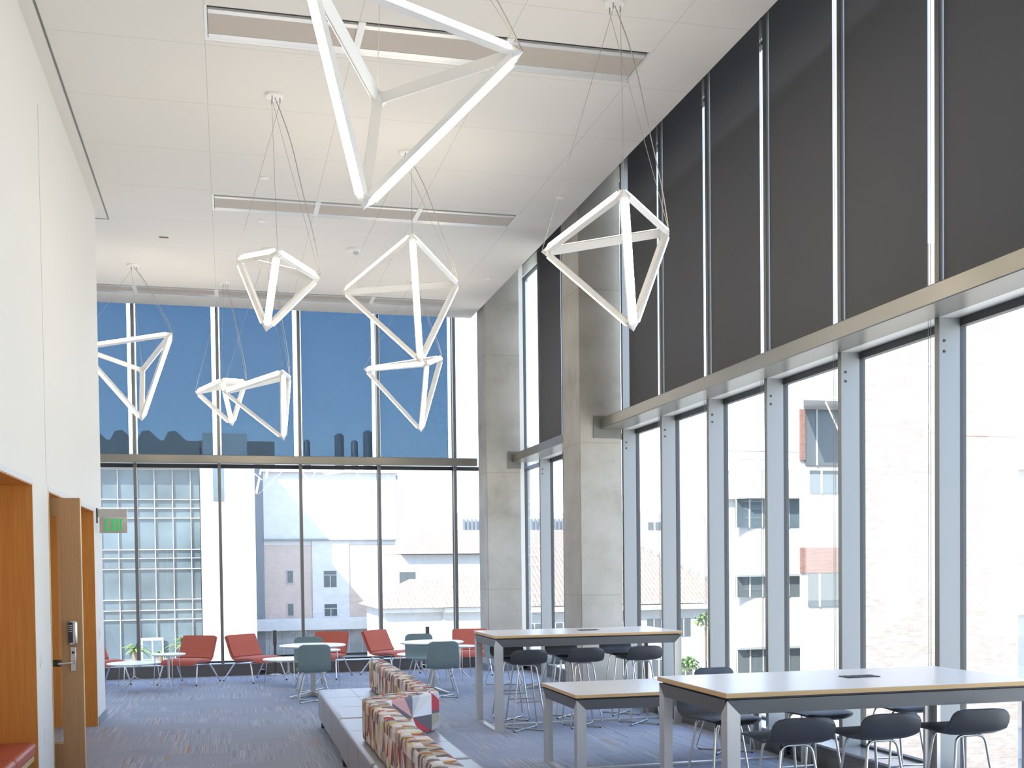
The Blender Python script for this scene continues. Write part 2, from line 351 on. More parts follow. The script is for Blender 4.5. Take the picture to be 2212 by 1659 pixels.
# ------------------------------------------------------------------ the room shell
ZC, XC, YC = 6.337, 4.34, 19.99         # hung ceiling: height, right edge, far edge
XG, YG = 5.42, 20.36                    # glass planes
XL, YE = -1.53, 14.95                   # left wall face and its far end
struct(B(-6.2, 5.5, -5.2, 20.45, -.15, 0).build('floor', M['carpet']))
V = [(-.11, 3.69, 9.37, 9.99), (-.11, 3.69, 14.03, 14.65), (-2.63, 3.69, 18.72, 19.26)]   # vent openings
c = MB(); ys = [-5.2]
for v in V: ys += [v[2], v[3]]
ys.append(YC)
for i in range(len(ys)-1):
    y0, y1 = ys[i], ys[i+1]; hole = next((v for v in V if abs(v[2]-y0) < 1e-6), None)
    if hole: c.box(-6.2, hole[0], y0, y1, ZC, ZC+.12); c.box(hole[1], XC, y0, y1, ZC, ZC+.12)
    else: c.box(-6.2, XC, y0, y1, ZC, ZC+.12)
struct(c.build('ceiling', M['ceil']))
struct(B(-6.2, 5.5, -5.2, 20.45, 7.45, 7.6).build('ceiling.001', M['dark']))
g = MB(); g.box(-1.41, -1.392, -5, 15.28, ZC-.003, ZC+.002); g.box(-3.4, -1.392, 15.27, 15.288, ZC-.003, ZC+.002); trim(g, M['sill'])
# left wall with the bench niche (Y 6.2-9.82) and the doorway recess (Y 10.62-14.1)
ZD = 2.555
w = MB()
w.box(XL-.12, XL, -5.2, 6.2, 0, ZC); w.box(XL-.12, XL, 9.82, 10.62, 0, ZC); w.box(XL-.12, XL, 14.1, YE, 0, ZC)
w.box(XL-.12, XL, 6.2, 9.82, ZD, ZC); w.box(XL-.12, XL, 10.62, 14.1, ZD, ZC)
w.box(-6.2, XL-.12, YE-.12, YE, 0, ZC)
struct(w.build('wall_left', M['wall']))
struct(B(-6.35, -6.2, YE-.2, 20.45, 0, 7.6).build('wall_far_left', M['wall']))
struct(B(-6.2, 5.5, -5.35, -5.2, 0, 7.6).build('wall_back', M['wall']))
w = MB(); w.box(XL-1.0, XL-.001, 9.805, 9.83, 0, ZD); w.box(XL-1.0, XL-.001, 6.19, 6.215, 0, ZD); w.box(XL-1.04, XL-1.0, 6.16, 9.86, 0, ZD+.04); w.box(XL-1.0, XL-.121, 6.2, 9.82, ZD, ZD+.04)
w.box(XL-1.0, XL-.002, 6.2, 9.82, ZD-.012, ZD-.001)
struct(w.build('wall_niche', M['wood']))
w = MB(); w.box(XL-1.0, XL-.001, 14.085, 14.11, 0, ZD); w.box(XL-1.0, XL-.12, 10.61, 10.635, 0, ZD); w.box(XL-1.04, XL-1.0, 10.58, 14.14, 0, ZD+.04); w.box(XL-1.0, XL-.002, 10.62, 14.1, ZD-.012, ZD-.001)
struct(w.build('wall_doorway', M['wood']))
# thin metal reveals over and beside the openings
trim(B(XL-.001, XL+.004, 6.2, 9.83, ZD-.004, ZD+.042), pmat('satin white trim', (.72, .71, .70), .6)); trim(B(XL-.001, XL+.004, 10.62, 14.12, ZD-.004, ZD+.042), pmat('satin white trim', (.72, .71, .70), .6))
trim(B(XL-.10, XL+.006, 10.615, 10.645, 0, ZD), M['plyedge'])
trim(B(XL-.002, XL+.001, 10.54, 10.548, ZD+.04, 5.9), M['base_'])
for i, (a, b) in enumerate(((-5.2, 6.2), (9.87, 10.6), (14.14, YE+.012))):
    struct(B(XL, XL+.012, a, b, 0, .10).build('baseboard_left' if i == 0 else 'baseboard_left.%03d' % i, M['base_']))

# ------------------------------------------------------------------ curtain wall
X0F, BAY = -1.508, 1.39
Y0R, BYR = 18.586, 1.3912
ZB0, ZB1, ZH = 3.67, 3.81, 7.18
farX = [X0F+BAY*k for k in range(-3, 5)]
rightY = [Y0R-BYR*k for k in range(0, 17)]  # bays past the view's right edge are unseen, added to let daylight in
wn = [0]
def window(x0, x1, y0, y1, face, label=None):
    """one bay: frame with a lower and an upper pane"""
    wn[0] += 1
    f = MB()
    def bars(z0, z1):
        if face == 'y':
            f.box(x0, x1, YG-.03, YG+.03, z0, z0+.035); f.box(x0, x1, YG-.03, YG+.03, z1-.035, z1)
            f.box(x0, x0+.02, YG-.03, YG+.03, z0+.035, z1-.035); f.box(x1-.02, x1, YG-.03, YG+.03, z0+.035, z1-.035)
        else:
            f.box(XG-.03, XG+.03, y0, y1, z0, z0+.035); f.box(XG-.03, XG+.03, y0, y1, z1-.035, z1)
            f.box(XG-.03, XG+.03, y0, y0+.02, z0+.035, z1-.035); f.box(XG-.03, XG+.03, y1-.02, y1, z0+.035, z1-.035)
    bars(.20, ZB0-.02); bars(ZB0-.02, ZH)
    fo = struct(f.build('window_%d' % wn[0], M['winframe']))
    for z0, z1 in ((.23, ZB0-.05), (ZB0+.01, ZH-.03)):
        if face == 'y': q = B(x0+.02, x1-.02, YG-.004, YG+.004, z0, z1)
        else: q = B(XG-.004, XG+.004, y0+.02, y1-.02, z0, z1)
        q.build('pane', M['glass'], fo)
for i in range(len(farX)-1): window(farX[i], farX[i+1], 0, 0, 'y')
window(-6.2, farX[0], 0, 0, 'y'); window(farX[-1], 5.40, 0, 0, 'y')
window(0, 0, Y0R, 20.30, 'x')
for i in range(len(rightY)-1): window(0, 0, rightY[i+1], rightY[i], 'x')
for xk in farX:
    o = trim(B(xk-.026, xk+.026, YG-.22, YG-.11, .215, 7.4).box(xk-.010, xk+.010, YG-.11, YG-.03, .215, 7.4), M['mulld'])
    h = MB(); h.box(xk-.0275, xk-.026, YG-.19, YG-.17, 3.5, 3.52); h.box(xk-.0275, xk-.026, YG-.19, YG-.17, 3.43, 3.45); h.build('bolt', M['black'], o)
for yk in rightY:
    o = trim(B(XG-.205, XG-.03, yk-.026, yk+.026, .215, 7.4), M['mull'])
    B(XG-.21, XG-.205, yk-.028, yk+.028, .215, 7.4).build('shaded_end_face', M['mulld'], o)  # room-side end face, painted darker because the light is behind it
    for zz in (3.50, 3.42):
        q = MB().lathe([(.011, 0), (.011, .004)], n=14); b_ = q.build('bolt', M['black'], o); b_.rotation_euler = (PI/2, 0, 0); b_.location = (XG-.165, yk-.026, zz)
# white bulkhead over the glass, dark pocket wall above
trim(B(XG-.06, XG-.0, -5.2, 20.3, ZH, 7.38), M['wall']); trim(B(-6.2, 5.40, YG-.06, YG, ZH, 7.38), M['wall'])
trim(B(XG-.06, XG+.05, -5.2, 20.3, 7.38, 7.45), M['dark'])
trim(B(-6.2, 5.40, YG-.06, YG+.05, 7.38, 7.45), M['dark'])
# sills
s = MB(); s.box(5.117, 5.50, -5.2, 20.30, 0, .135); s.box(5.13, 5.50, -5.2, 20.30, .135, .195); trim(s, M['sill'])
s = MB(); s.box(5.105, 5.39, -5.2, 20.2, .195, .215); trim(s, M['silltop'])
s = MB(); s.box(-6.2, 5.11, 20.03, 20.45, 0, .135); s.box(-6.2, 5.11, 20.045, 20.45, .135, .195); trim(s, M['sill'])
trim(B(-6.2, 5.10, 20.03, 20.33, .195, .21), M['silltop'])
trim(B(5.40, 5.50, 20.3, 20.45, 0, 7.4), M['mull'])
# beams
def beam(label, a):
    return tag(B(*a).build('window_beam', M['beam'], bevel=.008), label, 'beam')
beam('long grey metal beam crossing the far window wall at mid height', (-6.2, 4.43, 19.98, 20.14, ZB0, ZB1))
beam('short grey metal beam between the two concrete columns', (4.88, 5.21, 15.18, 19.19, ZB0, ZB1))
beam('long grey metal beam running along the right window wall towards the camera', (4.88, 5.21, -5.2, 14.39, ZB0, ZB1))
sof = pmat('bounce-lit soffit metal', (.62, .61, .58), .35, .3)  # beam metal made paler, light bounced off the sill is in the colour
trim(B(5.212, 5.385, -5.2, 14.39, 3.675, 3.69), sof); trim(B(5.212, 5.385, 15.18, 19.19, 3.675, 3.69), sof)
# columns
def column(label, a, pl):
    c = tag(B(*a).build('concrete_column', M['concrete'], bevel=.012), label, 'column')
    B(*pl).build('grout_patch', pmat('grey grout', (.22, .215, .19), .8), c)
column('board-marked concrete column in the far corner, left of the short beam', (4.42, 5.04, 19.20, 19.86, 0, 7.45), (4.80, 5.04, 19.19, 19.20, 3.56, 3.86))
column('taller-looking concrete column halfway along the right window wall', (4.60, 5.19, 14.40, 15.17, 0, 7.45), (4.79, 5.19, 14.39, 14.40, 3.55, 3.85))
for a in ((4.41, 5.05, 19.19, 19.87), (4.59, 5.20, 14.39, 15.18)):
    struct(B(a[0], a[1], a[2], a[3], 0, .11).build('baseboard_column' if a[0] < 4.5 else 'baseboard_column.001', M['base_']))
trim(B(5.041, 5.115, 19.25, 19.80, .2, 7.4), M['wall']); trim(B(5.191, 5.21, 14.46, 15.1, .22, 7.4), M['wall'])

# ------------------------------------------------------------------ roller shades
def shade(label, a, mat, group):
    r = tag(B(*a).build('roller_shade', mat), label, 'roller shade', group)
    x0, x1, y0, y1, z0, z1 = a
    if x1-x0 > y1-y0: B(x0, x1, y0-.008, y1+.008, z0, z0+.03).build('hem_bar', M['sill'], r)
    else: B(x0-.008, x1+.008, y0, y1, z0, z0+.03).build('hem_bar', M['sill'], r)
    return r
names = ['partly hidden behind the end of the left wall', 'behind the pendant with six canted bars near the left wall', 'directly behind the two overlapping pendants', 'second from the right of the far wall', 'rightmost on the far wall beside the bare glass']
k0 = 1
for i in range(len(farX)-1):
    x0, x1 = farX[i]+.046, farX[i+1]-.097
    lab = {2: 'blue see-through roller shade leftmost on the far wall, cut off by white wall', 3: 'blue see-through roller shade on the far wall, second from the left', 4: 'blue see-through roller shade in the middle of the far window wall', 5: 'blue see-through roller shade on the far wall, second from the right', 6: 'blue see-through roller shade rightmost on the far wall beside bare glass'}.get(i)
    if lab is None: lab = 'blue see-through roller shade out of sight beyond the white wall'
    if i >= 2: shade(lab, (x0, x1, YG-.085, YG-.083, ZB1-.02, 7.2), M['shadeF'], 'blue roller shades on the far window wall')
def rshade(k, lab, far=None):
    near = rightY[k+1]+.17; fr = rightY[k]-.035 if far is None else far
    shade('charcoal roller shade '+lab, (XG-.172, XG-.170, near, fr, ZB1-.02, 7.40), M['shadeR'], 'charcoal roller shades on the right window wall')
rshade(0, 'seen between the two concrete columns, the wider left one', rightY[0]+.03)
rshade(1, 'seen as a sliver just left of the nearer concrete column')
rshade(3, 'just right of the nearer concrete column', rightY[3]-.19)
rshade(4, 'second to the right of the nearer concrete column'); rshade(5, 'third to the right of the nearer concrete column')
rshade(6, 'fourth to the right of the nearer concrete column'); rshade(7, 'second from the right edge of the photo')
rshade(8, 'at the right edge of the photo')
for k in (9, 10, 11, 12, 13, 14):  # out of view, these shades are added for how the daylight falls
    rshade(k, 'unseen, added to shape the daylight')
# bead chains
def chain(label, yk, z0, dx=.0):
    m = MB(); m.tube([(XG-.19+dx, yk+.105, 7.3), (XG-.19+dx, yk+.105, z0)], .0022, 5); m.tube([(XG-.19+dx, yk+.135, 7.3), (XG-.19+dx, yk+.135, z0)], .0022, 5)
    o = tag(m.build('shade_chain', M['cable']), label, 'chain', 'bead chains of the right roller shades')
    MB().tube([(XG-.19+dx, yk+.12, z0), (XG-.19+dx, yk+.12, z0-.09)], .008, 8).build('chain_weight', M['steel'], o)
for k, l in ((4, 'in the first window right of the nearer column'), (5, 'in the second window right of the nearer column'), (6, 'in the third window right of the nearer column'), (7, 'in the window with the white stucco building'), (8, 'in front of the pale brick tower')):
    chain('thin bead chain of a roller shade '+l, rightY[k], .75)

# ------------------------------------------------------------------ ceiling fittings
def vent(label, v, n):
    x0, x1, y0, y1 = v
    r = thing('ceiling_diffuser', label, 'air vent', ((x0+x1)/2, (y0+y1)/2, ZC), 0, 'long ceiling diffusers')
    cx, cy = (x0+x1)/2, (y0+y1)/2
    a, b, c_, d = x0-cx, x1-cx, y0-cy, y1-cy
    f = MB(); f.box(a, b, d-.05, d, .002, .05); f.box(a, a+.025, c_, d-.05, -.002, .05); f.box(b-.025, b, c_, d-.05, -.002, .05); f.box(a, b, c_, d, .05, .07); f.build('frame', M['alur'], r)
    B(a+.025, b-.025, c_+.005, c_+.065, .02, .03).build('air_slot', M['black'], r)
    L = (b-a)/n
    for i in range(n):
        B(a+i*L+.03, a+(i+1)*L-.03, c_+.13, d-.13, .006, .02).build('grille', M['perf'], r)
        q = MB(); q.box(a+i*L+.03, a+(i+1)*L-.03, c_+.065, c_+.13, .002, .02); q.box(a+i*L+.03, a+(i+1)*L-.03, d-.13, d-.052, .002, .02); q.build('slot_rail', M['alur'], r)
    for i in range(1, n): B(a+i*L-.03, a+i*L+.03, c_+.005, d-.052, -.004, .04).build('divider', M['fix'], r)
vent('long ceiling air diffuser nearest the camera, crossed by the largest pendant', V[0], 3)
vent('long ceiling air diffuser in the middle, crossed by cables of two pendants', V[1], 3)
vent('longest ceiling air diffuser, close to the far window wall', V[2], 5)
def disc(name, label, cat, x, y, r=.035, h=.012, grp=None):
    o = thing(name, label, cat, (x, y, ZC), 0, grp)
    MB().lathe([(r, 0), (r, -h*.6), (r*.8, -h)], n=20).build('cover', M['fix'], o); return o
disc('sprinkler_cap', 'small round white sprinkler cover on the ceiling between the first two diffusers', 'sprinkler', .485, 13.31, .05)
disc('sprinkler_cap', 'small round white sprinkler cover on the ceiling just beyond the middle diffuser', 'sprinkler', .50, 14.95, .05)
disc('sprinkler_cap', 'small round white sprinkler cover near the right ceiling edge, above the pendant by the columns', 'sprinkler', 4.02, 13.26, .05)
disc('sprinkler_cap', 'small round white sprinkler cover near the far right ceiling corner', 'sprinkler', 4.01, 17.2, .05)
o = disc('ceiling_camera', 'round white ceiling device with a small glass dome left of the diamond pendant', 'camera', 1.80, 16.0, .11, .04)
MB().lathe([(.04, -.035), (.038, -.06), (.02, -.08), (.004, -.085)], .03, 0, n=16).build('lens', M['steel'], o, smooth=60)
o = thing('ceiling_marker', 'tiny dark rectangular slot in the ceiling left of the pendants', 'ceiling device', (-.761, 15.95, ZC)); B(-.06, .06, -.02, .02, -.008, 0).build('cover', pmat('bronze', (.25, .12, .05), .5), o)

# ------------------------------------------------------------------ tetrahedral pendants
def pendant(label, verts, can):
    vs = [Vector(v) for v in verts]; c = sum(vs, Vector())/4
    r = thing('pendant_light', label, 'pendant light', (can[0], can[1], ZC), 0, 'white tetrahedral LED pendants')
    O = Vector((can[0], can[1], ZC)); L = [v-O for v in vs]; cc = c-O
    W_, D_ = .067, .042
    for i in range(4):
        for j in range(i+1, 4):
            a, b = L[i], L[j]; mid = (a+b)/2; out = mid-cc; t = (b-a).normalized(); out = (out-t*out.dot(t)).normalized(); side = t.cross(out)
            a2, b2 = a+t*.05-out*D_/2, b-t*.05-out*D_/2
            h = MB().bar(a2, b2, side, W_, D_).build('light_bar', M['fix'], r, bevel=.003)
            e_ = MB().bar(a+t*.09+out*.003, b-t*.09+out*.003, side, W_-.004, .012).build('diffuser', M['led'], h)
    for i in range(4):
        # corner joint: a small faceted block
        m = MB(); d0 = (L[i]-cc).normalized()
        pts = [L[i]+d0*.004]
        for j in range(4):
            if j != i:
                t = (L[j]-L[i]).normalized(); out = ((L[i]+L[j])/2-cc); out = (out-t*out.dot(t)).normalized(); side = t.cross(out)
                pts += [L[i]+t*.085+side*W_/2, L[i]+t*.085-side*W_/2, L[i]+t*.085+side*W_/2-out*D_, L[i]+t*.085-side*W_/2-out*D_]
        bm = bmesh.new()
        for q in pts: bm.verts.new(q)
        bmesh.ops.convex_hull(bm, input=bm.verts)
        me = bpy.data.meshes.new('corner_joint'); bm.to_mesh(me); bm.free(); me.materials.append(M['fix'])
        o = bpy.data.objects.new('corner_joint', me); COL.objects.link(o); o.parent = r
    MB().lathe([(.085, 0), (.085, -.018), (.078, -.026)], n=28).build('canopy', M['fix'], r, smooth=40)
    top = sorted(range(4), key=lambda i: -L[i].z)[:3]
    for n_, i in enumerate(top):
        s0 = Vector((.05*math.cos(n_*2.1), .05*math.sin(n_*2.1), -.02))
        MB().tube([s0, s0+Vector((0, 0, -.05))], .006, 6).build('cable_grip', M['cable'], r)
        MB().tube([s0+Vector((0, 0, -.05)), L[i]], .0022, 5).build('suspension_cable', M['cable'], r)
    i = max(top, key=lambda k: L[k].x); e_ = L[i]; s0 = Vector((0, 0, -.02))
    P = [s0]
    for k in range(1, 13):
        u = k/13; q = s0.lerp(e_, u); q.x += .05*math.sin(PI*u)+.012*math.sin(9*u); q.y -= .02*math.sin(5*u); P.append(q)
    P.append(e_); MB().tube(P, .0045, 6).build('power_cord', M['cable'], r, smooth=60)
pendant('largest white tetrahedral pendant light, cut off by the top edge of the photo', [(1.76, 6.548, 4.907), (.828, 6.817, 3.997), (1.035, 7.659, 5.005), (.472, 6.475, 5.232)], (1.02, 6.87))
pendant('small white tetrahedral pendant light in front of the middle far shade, kite shaped', [(.488, 10.508, 4.741), (.131, 11.231, 4.843), (.927, 11.19, 4.689), (.391, 11.007, 4.106)], (.508, 10.983))
pendant('big diamond-shaped tetrahedral pendant light in the middle with the glowing upright bar', [(1.89, 11.484, 5.262), (1.279, 12.611, 4.908), (2.6, 12.591, 5.063), (2.042, 11.964, 4.031)], (1.958, 12.162))
pendant('white tetrahedral pendant light hanging before the nearer concrete column', [(2.929, 8.022, 4.657), (2.569, 9.031, 4.445), (3.631, 8.859, 4.633), (3.175, 8.502, 3.707)], (3.075, 8.604))
pendant('leftmost tetrahedral pendant light, cut off by the white wall', [(-.724, 17.089, 5.285), (-1.226, 18.293, 4.933), (-1.179, 17.291, 4.029), (-2.049, 17.23, 5.061)], (-1.277, 17.477))
pendant('smallest-looking tetrahedral pendant light, left one of the overlapping pair', [(-.452, 18.355, 4.631), (-.039, 17.664, 4.722), (.334, 18.376, 4.827), (.108, 18.142, 4.085)], (.027, 18.253))
pendant('tetrahedral pendant light with a long slanting bar, right one of the overlapping pair', [(-.037, 16.401, 4.349), (.782, 15.725, 4.544), (.921, 16.789, 4.662), (.806, 16.366, 3.675)], (.613, 16.245))
pendant('white tetrahedral pendant light directly below the big diamond-shaped pendant', [(2.137, 17.856, 4.986), (2.973, 16.824, 4.92), (3.429, 18.029, 5.248), (3.029, 17.786, 4.003)], (2.882, 17.582))

# ------------------------------------------------------------------ door, wall fittings, exit sign, bench
d = struct(thing('door_1', None, None, (-1.285, 10.755, 0), math.radians(-3)))
lf = MB(); x1, x0 = 0, -.95
lf.box(x0, -.37, 0, .045, .01, 2.5); lf.box(-.18, x1, 0, .045, .01, 2.5); lf.box(-.37, -.18, 0, .045, .01, .30); lf.box(-.37, -.18, 0, .045, 2.336, 2.5)
lf.build('leaf', M['doorwood'], d); B(0, .004, 0, .045, .01, 2.5).build('edge_band', M['plyedge'], d)
B(-.368, -.182, .018, .026, .30, 2.336).build('glass_lite', M['glass'], d); 
m = MB(); m.box(-.37, -.18, -.004, .0, .288, .30); m.box(-.37, -.18, .049, .053, .288, .30); m.build('lite_bead', M['plyedge'], d)
B(-.40, -.03, .06, .10, .98, 1.04).build('push_bar', M['alud'], d)
B(-.105, -.055, -.014, 0, .94, 1.16).build('handle_plate', M['steel'], d, bevel=.004)
MB().tube(fillet([(-.08, -.01, 1.02), (-.08, -.06, 1.02), (-.20, -.06, 1.015)], .02), .010, 10).build('handle', M['steel'], d, smooth=60)
B(-.09, -.07, -.022, -.014, 1.10, 1.12).build('keyhole', M['black'], d)
lk = MB().box(-.115, -.035, -.05, 0, 1.175, 1.40).build('keypad_lock', M['steel'], d, bevel=.022, seg=4)
B(-.112, -.072, -.054, -.05, 1.20, 1.385).build('keypad', M['black'], lk, bevel=.002)
for a in range(3):
    for b_ in range(4): B(-.107+a*.011, -.101+a*.011, -.0555, -.054, 1.30+b_*.018, 1.306+b_*.018).build('key', M['fix'], lk)
def plate(label, y, z, h=.11, wd=.07):
    o = tag(B(XL, XL+.008, y-wd/2, y+wd/2, z-h/2, z+h/2).build('wall_plate', M['fix'], bevel=.002), label, 'switch plate'); B(XL+.008, XL+.012, y-wd/4, y+wd/4, z-h/4, z+h/4).build('rocker', M['white'], o)
plate('small pale wall plate between the bench niche and the door, at lever height', 10.03, 1.10, .12)
plate('small white wall plate low between the bench niche and the door', 10.17, .46, .13)
plate('small wall switch plate near the far end of the left wall', 14.43, 1.08, .13)
ex = thing('exit_sign', 'exit sign with green EXIT letters projecting from the end of the left wall', 'exit sign', (XL, 14.42, 0))
B(0, .015, -.06, .02, 2.42, 2.60).build('bracket', M['black'], ex)
B(.012, .35, -.03, .02, 2.495, 2.588).build('housing', M['alu'], ex, bevel=.003)
B(.03, .35, -.011, -.003, 2.30, 2.492).build('panel', M['mirror'], ex)
lt = MB(); z0, z1, t_, yy = 2.325, 2.47, .018, (-.0145, -.011)
def lb(a, b, c_, d_): lt.box(a, b, yy[0], yy[1], c_, d_)
X_ = .094; lb(X_, X_+t_, z0, z1); lb(X_+t_, X_+.05, z1-.018, z1); lb(X_+t_, X_+.05, z0, z0+.018); lb(X_+t_, X_+.046, (z0+z1)/2-.009, (z0+z1)/2+.009)
X_ = .158
for a, b in (((X_, z0), (X_+.035, z1)), ((X_+.035, z0), (X_, z1))):
    lt.prism([(a[0], a[1]), (a[0]+.016, a[1]), (b[0]+.016, b[1]), (b[0], b[1])], 'y', yy[0]-.0006*(a[0] > X_), yy[1])
lb(.222, .240, z0, z1); lb(.266, .284, z0, z1-.018); lb(.250, .300, z1-.018, z1)
lt.build('lettering', M['green'], ex)
bn = thing('bench', 'red cushioned bench built into the wooden niche at the left edge', 'bench', (XL, 8.0, 0))
B(-.55, -.03, -1.78, 1.80, .30, .345).build('bench_board', M['plyedge'], bn)
B(-.50, -.30, -1.70, 1.70, 0, .30).build('support', M['wood'], bn)
for a, b in ((-1.77, -.9), (-.89, .0), (.01, .90), (.91, 1.79)):
    B(-.55, -.01, a, b, .345, .455).build('cushion', M['redlea'], bn, bevel=.035, seg=4)

# ------------------------------------------------------------------ high and low rectangular tables
def rect_table(name, label, y0, y1, zt, outlet, x1=5.06):
    x0 = 2.84
    r = thing(name, label, 'table', ((x0+x1)/2, (y0+y1)/2, 0))
    a, b, c_, d_ = x0-(x0+x1)/2, x1-(x0+x1)/2, y0-(y0+y1)/2, y1-(y0+y1)/2
    B(a, b, c_, d_, zt-.030, zt-.004).build('tabletop_edge', M['edge'], r)
    B(a+.001, b-.001, c_+.001, d_-.001, zt-.004, zt).build('tabletop', M['top'], r)
    B(a+.03, b-.03, c_+.03, d_-.03, zt-.045, zt-.030).build('shadow_gap', M['black'], r)
    ap = MB(); H = .085
    for (p, q) in (((a+.01, c_+.01), (b-.01, c_+.01)), ((a+.01, d_-.01), (b-.01, d_-.01))):
        yo = p[1]; s_ = 1 if yo < 0 else -1
        ap.prism([(p[0], zt-.046), (q[0], zt-.046), (q[0]-.085, zt-.046-H), (p[0]+.085, zt-.046-H)], 'y', yo, yo+s_*.03)
    for xo in (a+.01, b-.01):
        s_ = 1 if xo < 0 else -1
        ap.prism([(c_+.01, zt-.046), (d_-.01, zt-.046), (d_-.095, zt-.046-H), (c_+.095, zt-.046-H)], 'x', xo, xo+s_*.03)
    ap.build('apron', M['alud'], r)
    for sx in (-1, 1):
        for sy in (-1, 1):
            X1 = (b-.01)*sx; Y1 = (d_-.01)*sy
            m = MB()
            # an L-shaped leg: one blade on each side of the corner, mitred under the apron
            m.prism([(X1, zt-.048), (X1-sx*.085, zt-.048-H), (X1-sx*.085, 0.0), (X1, 0.0)], 'y', Y1, Y1-sy*.028)
            m.prism([(Y1-sy*.028, zt-.048-.028), (Y1-sy*.085, zt-.048-H), (Y1-sy*.085, 0.0), (Y1-sy*.028, 0.0)], 'x', X1, X1-sx*.028)
            m.build('leg', M['alu'], r)
    for sx in (-1, 1):
        X1 = (b-.01)*sx
        B(min(X1, X1-sx*.07), max(X1, X1-sx*.07), c_+.096, d_-.096, 0, .014).build('foot_bar', M['alu'], r)
    B(a+.09, b-.09, -.03, .03, .0, .018).build('floor_rail', M['alu'], r)
    if outlet:
        o = B(.04, .28, -.02, .10, zt, zt+.006).build('power_outlet', M['black'], r)
        for k in range(4): B(.06+k*.053, .095+k*.053, .02, .06, zt+.006, zt+.010).build('socket', M['alud'], o)
    return r
rect_table('high_table', 'tall rectangular table farthest away, in front of the concrete columns', 12.03, 13.13, 1.075, True)
rect_table('low_table', 'lower rectangular table with pale top between the two tall tables', 9.07, 10.14, .742, False)
rect_table('high_table', 'tall rectangular table nearest the camera at the lower right', 6.10, 7.20, 1.075, True, 5.0)

# ------------------------------------------------------------------ seat shells
def shell(stations, thick, nu=9, rise=.0):
    """stations: (y, z, halfwidth); a thick sheet swept from front lip to top edge"""
    m = MB(); n = len(stations)
    P = [Vector((0, s_[0], s_[1])) for s_ in stations]; top = []; bot = []
    for i, s_ in enumerate(stations):
        t = (P[min(i+1, n-1)]-P[max(i-1, 0)]).normalized(); nr = Vector((0, -t.z, t.y))
        for k in range(nu):
            u = -1+2*k/(nu-1); q = P[i]+Vector((u*s_[2], 0, 0))+nr*(rise*u*u)
            e_ = (1-abs(u)**6); top.append(q+nr*(thick/2*(.35+.65*e_))); bot.append(q-nr*(thick/2*(.35+.65*e_)))
    N = n*nu; m.v = [tuple(q) for q in top+bot]
    for i in range(n-1):
        for k in range(nu-1):
            a = i*nu+k; m.f.append((a, a+1, a+nu+1, a+nu)); m.f.append((N+a, N+a+nu, N+a+nu+1, N+a+1))
        m.f.append((i*nu, i*nu+nu, N+i*nu+nu, N+i*nu)); a = i*nu+nu-1; m.f.append((a, N+a, N+a+nu, a+nu))
    for k in range(nu-1):
        m.f.append((k, N+k, N+k+1, k+1)); a = (n-1)*nu+k; m.f.append((a, a+1, N+a+1, N+a))
    return m
def cross_frame(ztop, wt, ft, bt, hw, hd, r):
    """closed rod: upside-down U front and back, the two floor rods crossing in an X"""
    L = [(-wt, bt, ztop), (-hw, hd, .011), (hw, -hd, .011), (wt, ft, ztop), (-wt, ft, ztop), (-hw, -hd, .011), (hw, hd, .011), (wt, bt, ztop)]
    return MB().tube(fillet(L, .055, 5, True), r, 8, True)
def make_stool():
    r = thing('bar_stool', '', 'bar stool')
    st = [(-.235, .735, .11), (-.23, .748, .165), (-.21, .758, .195), (-.15, .765, .205), (-.03, .762, .207), (.06, .758, .208), (.12, .762, .209), (.165, .785, .210), (.188, .825, .209), (.200, .865, .203), (.205, .892, .188), (.208, .908, .165), (.209, .916, .12)]
    st = [(y*1.15, z, w_) for y, z, w_ in st]
    shell(st, .034, rise=.006).build('seat', M['char'], r, smooth=70)
    st2 = [(y-.000, z, w-.02) for y, z, w in st[2:11]]
    cross_frame(.738, .10, -.12, .12, .19, .20, .0085).build('frame', M['satin'], r, smooth=60)
    k = (.738-.33)/.727
    for s_ in (-1, 1):
        yb = s_*(.12+(.20-.12)*k); xb = .10+(.19-.10)*k
        MB().tube([(-xb, yb, .33), (xb, yb, .33)], .007, 8).build('footrest', M['satin'], r, smooth=60)
    for sx in (-1, 1):
        for sy in (-1, 1): MB().lathe([(.010, 0), (.010, .008)], sx*.165, sy*.174, 8).build('glide', M['rubber'], r)
    return r
stool = make_stool(); gs = 'charcoal bar stools'
S = [((3.21, 12.16), PI, 'leftmost charcoal bar stool on the near side of the farthest tall table'),
     ((3.89, 12.20), PI, 'charcoal bar stool on the near side of the farthest tall table, middle one'),
     ((4.59, 12.22), PI, 'charcoal bar stool on the near side of the farthest tall table, rightmost'),
     ((3.26, 13.02), 0, 'charcoal bar stool on the window side of the farthest tall table, leftmost'),
     ((3.97, 13.06), 0, 'charcoal bar stool on the window side of the farthest tall table, middle one'),
     ((4.68, 13.08), 0, 'charcoal bar stool beyond the farthest tall table, in front of the column'),
     ((3.32, 6.26), PI, 'leftmost charcoal bar stool on the near side of the nearest tall table'),
     ((3.90, 6.26), PI, 'charcoal bar stool on the near side of the nearest tall table, middle one'),
     ((4.54, 6.27), PI, 'charcoal bar stool on the near side of the nearest tall table, at the right edge'),
     ((3.33, 7.29), 0.16, 'leftmost bar stool on the far side of the nearest tall table'),
     ((4.09, 7.36), 0.10, 'middle bar stool on the far side of the nearest tall table'),
     ((4.87, 7.485), 0.0, 'rightmost bar stool on the far side of the nearest tall table')]
for i, (p, a, l) in enumerate(S):
    place(stool, i == 0, (p[0], p[1], 0), a+random.uniform(-.04, .04), l, gs)
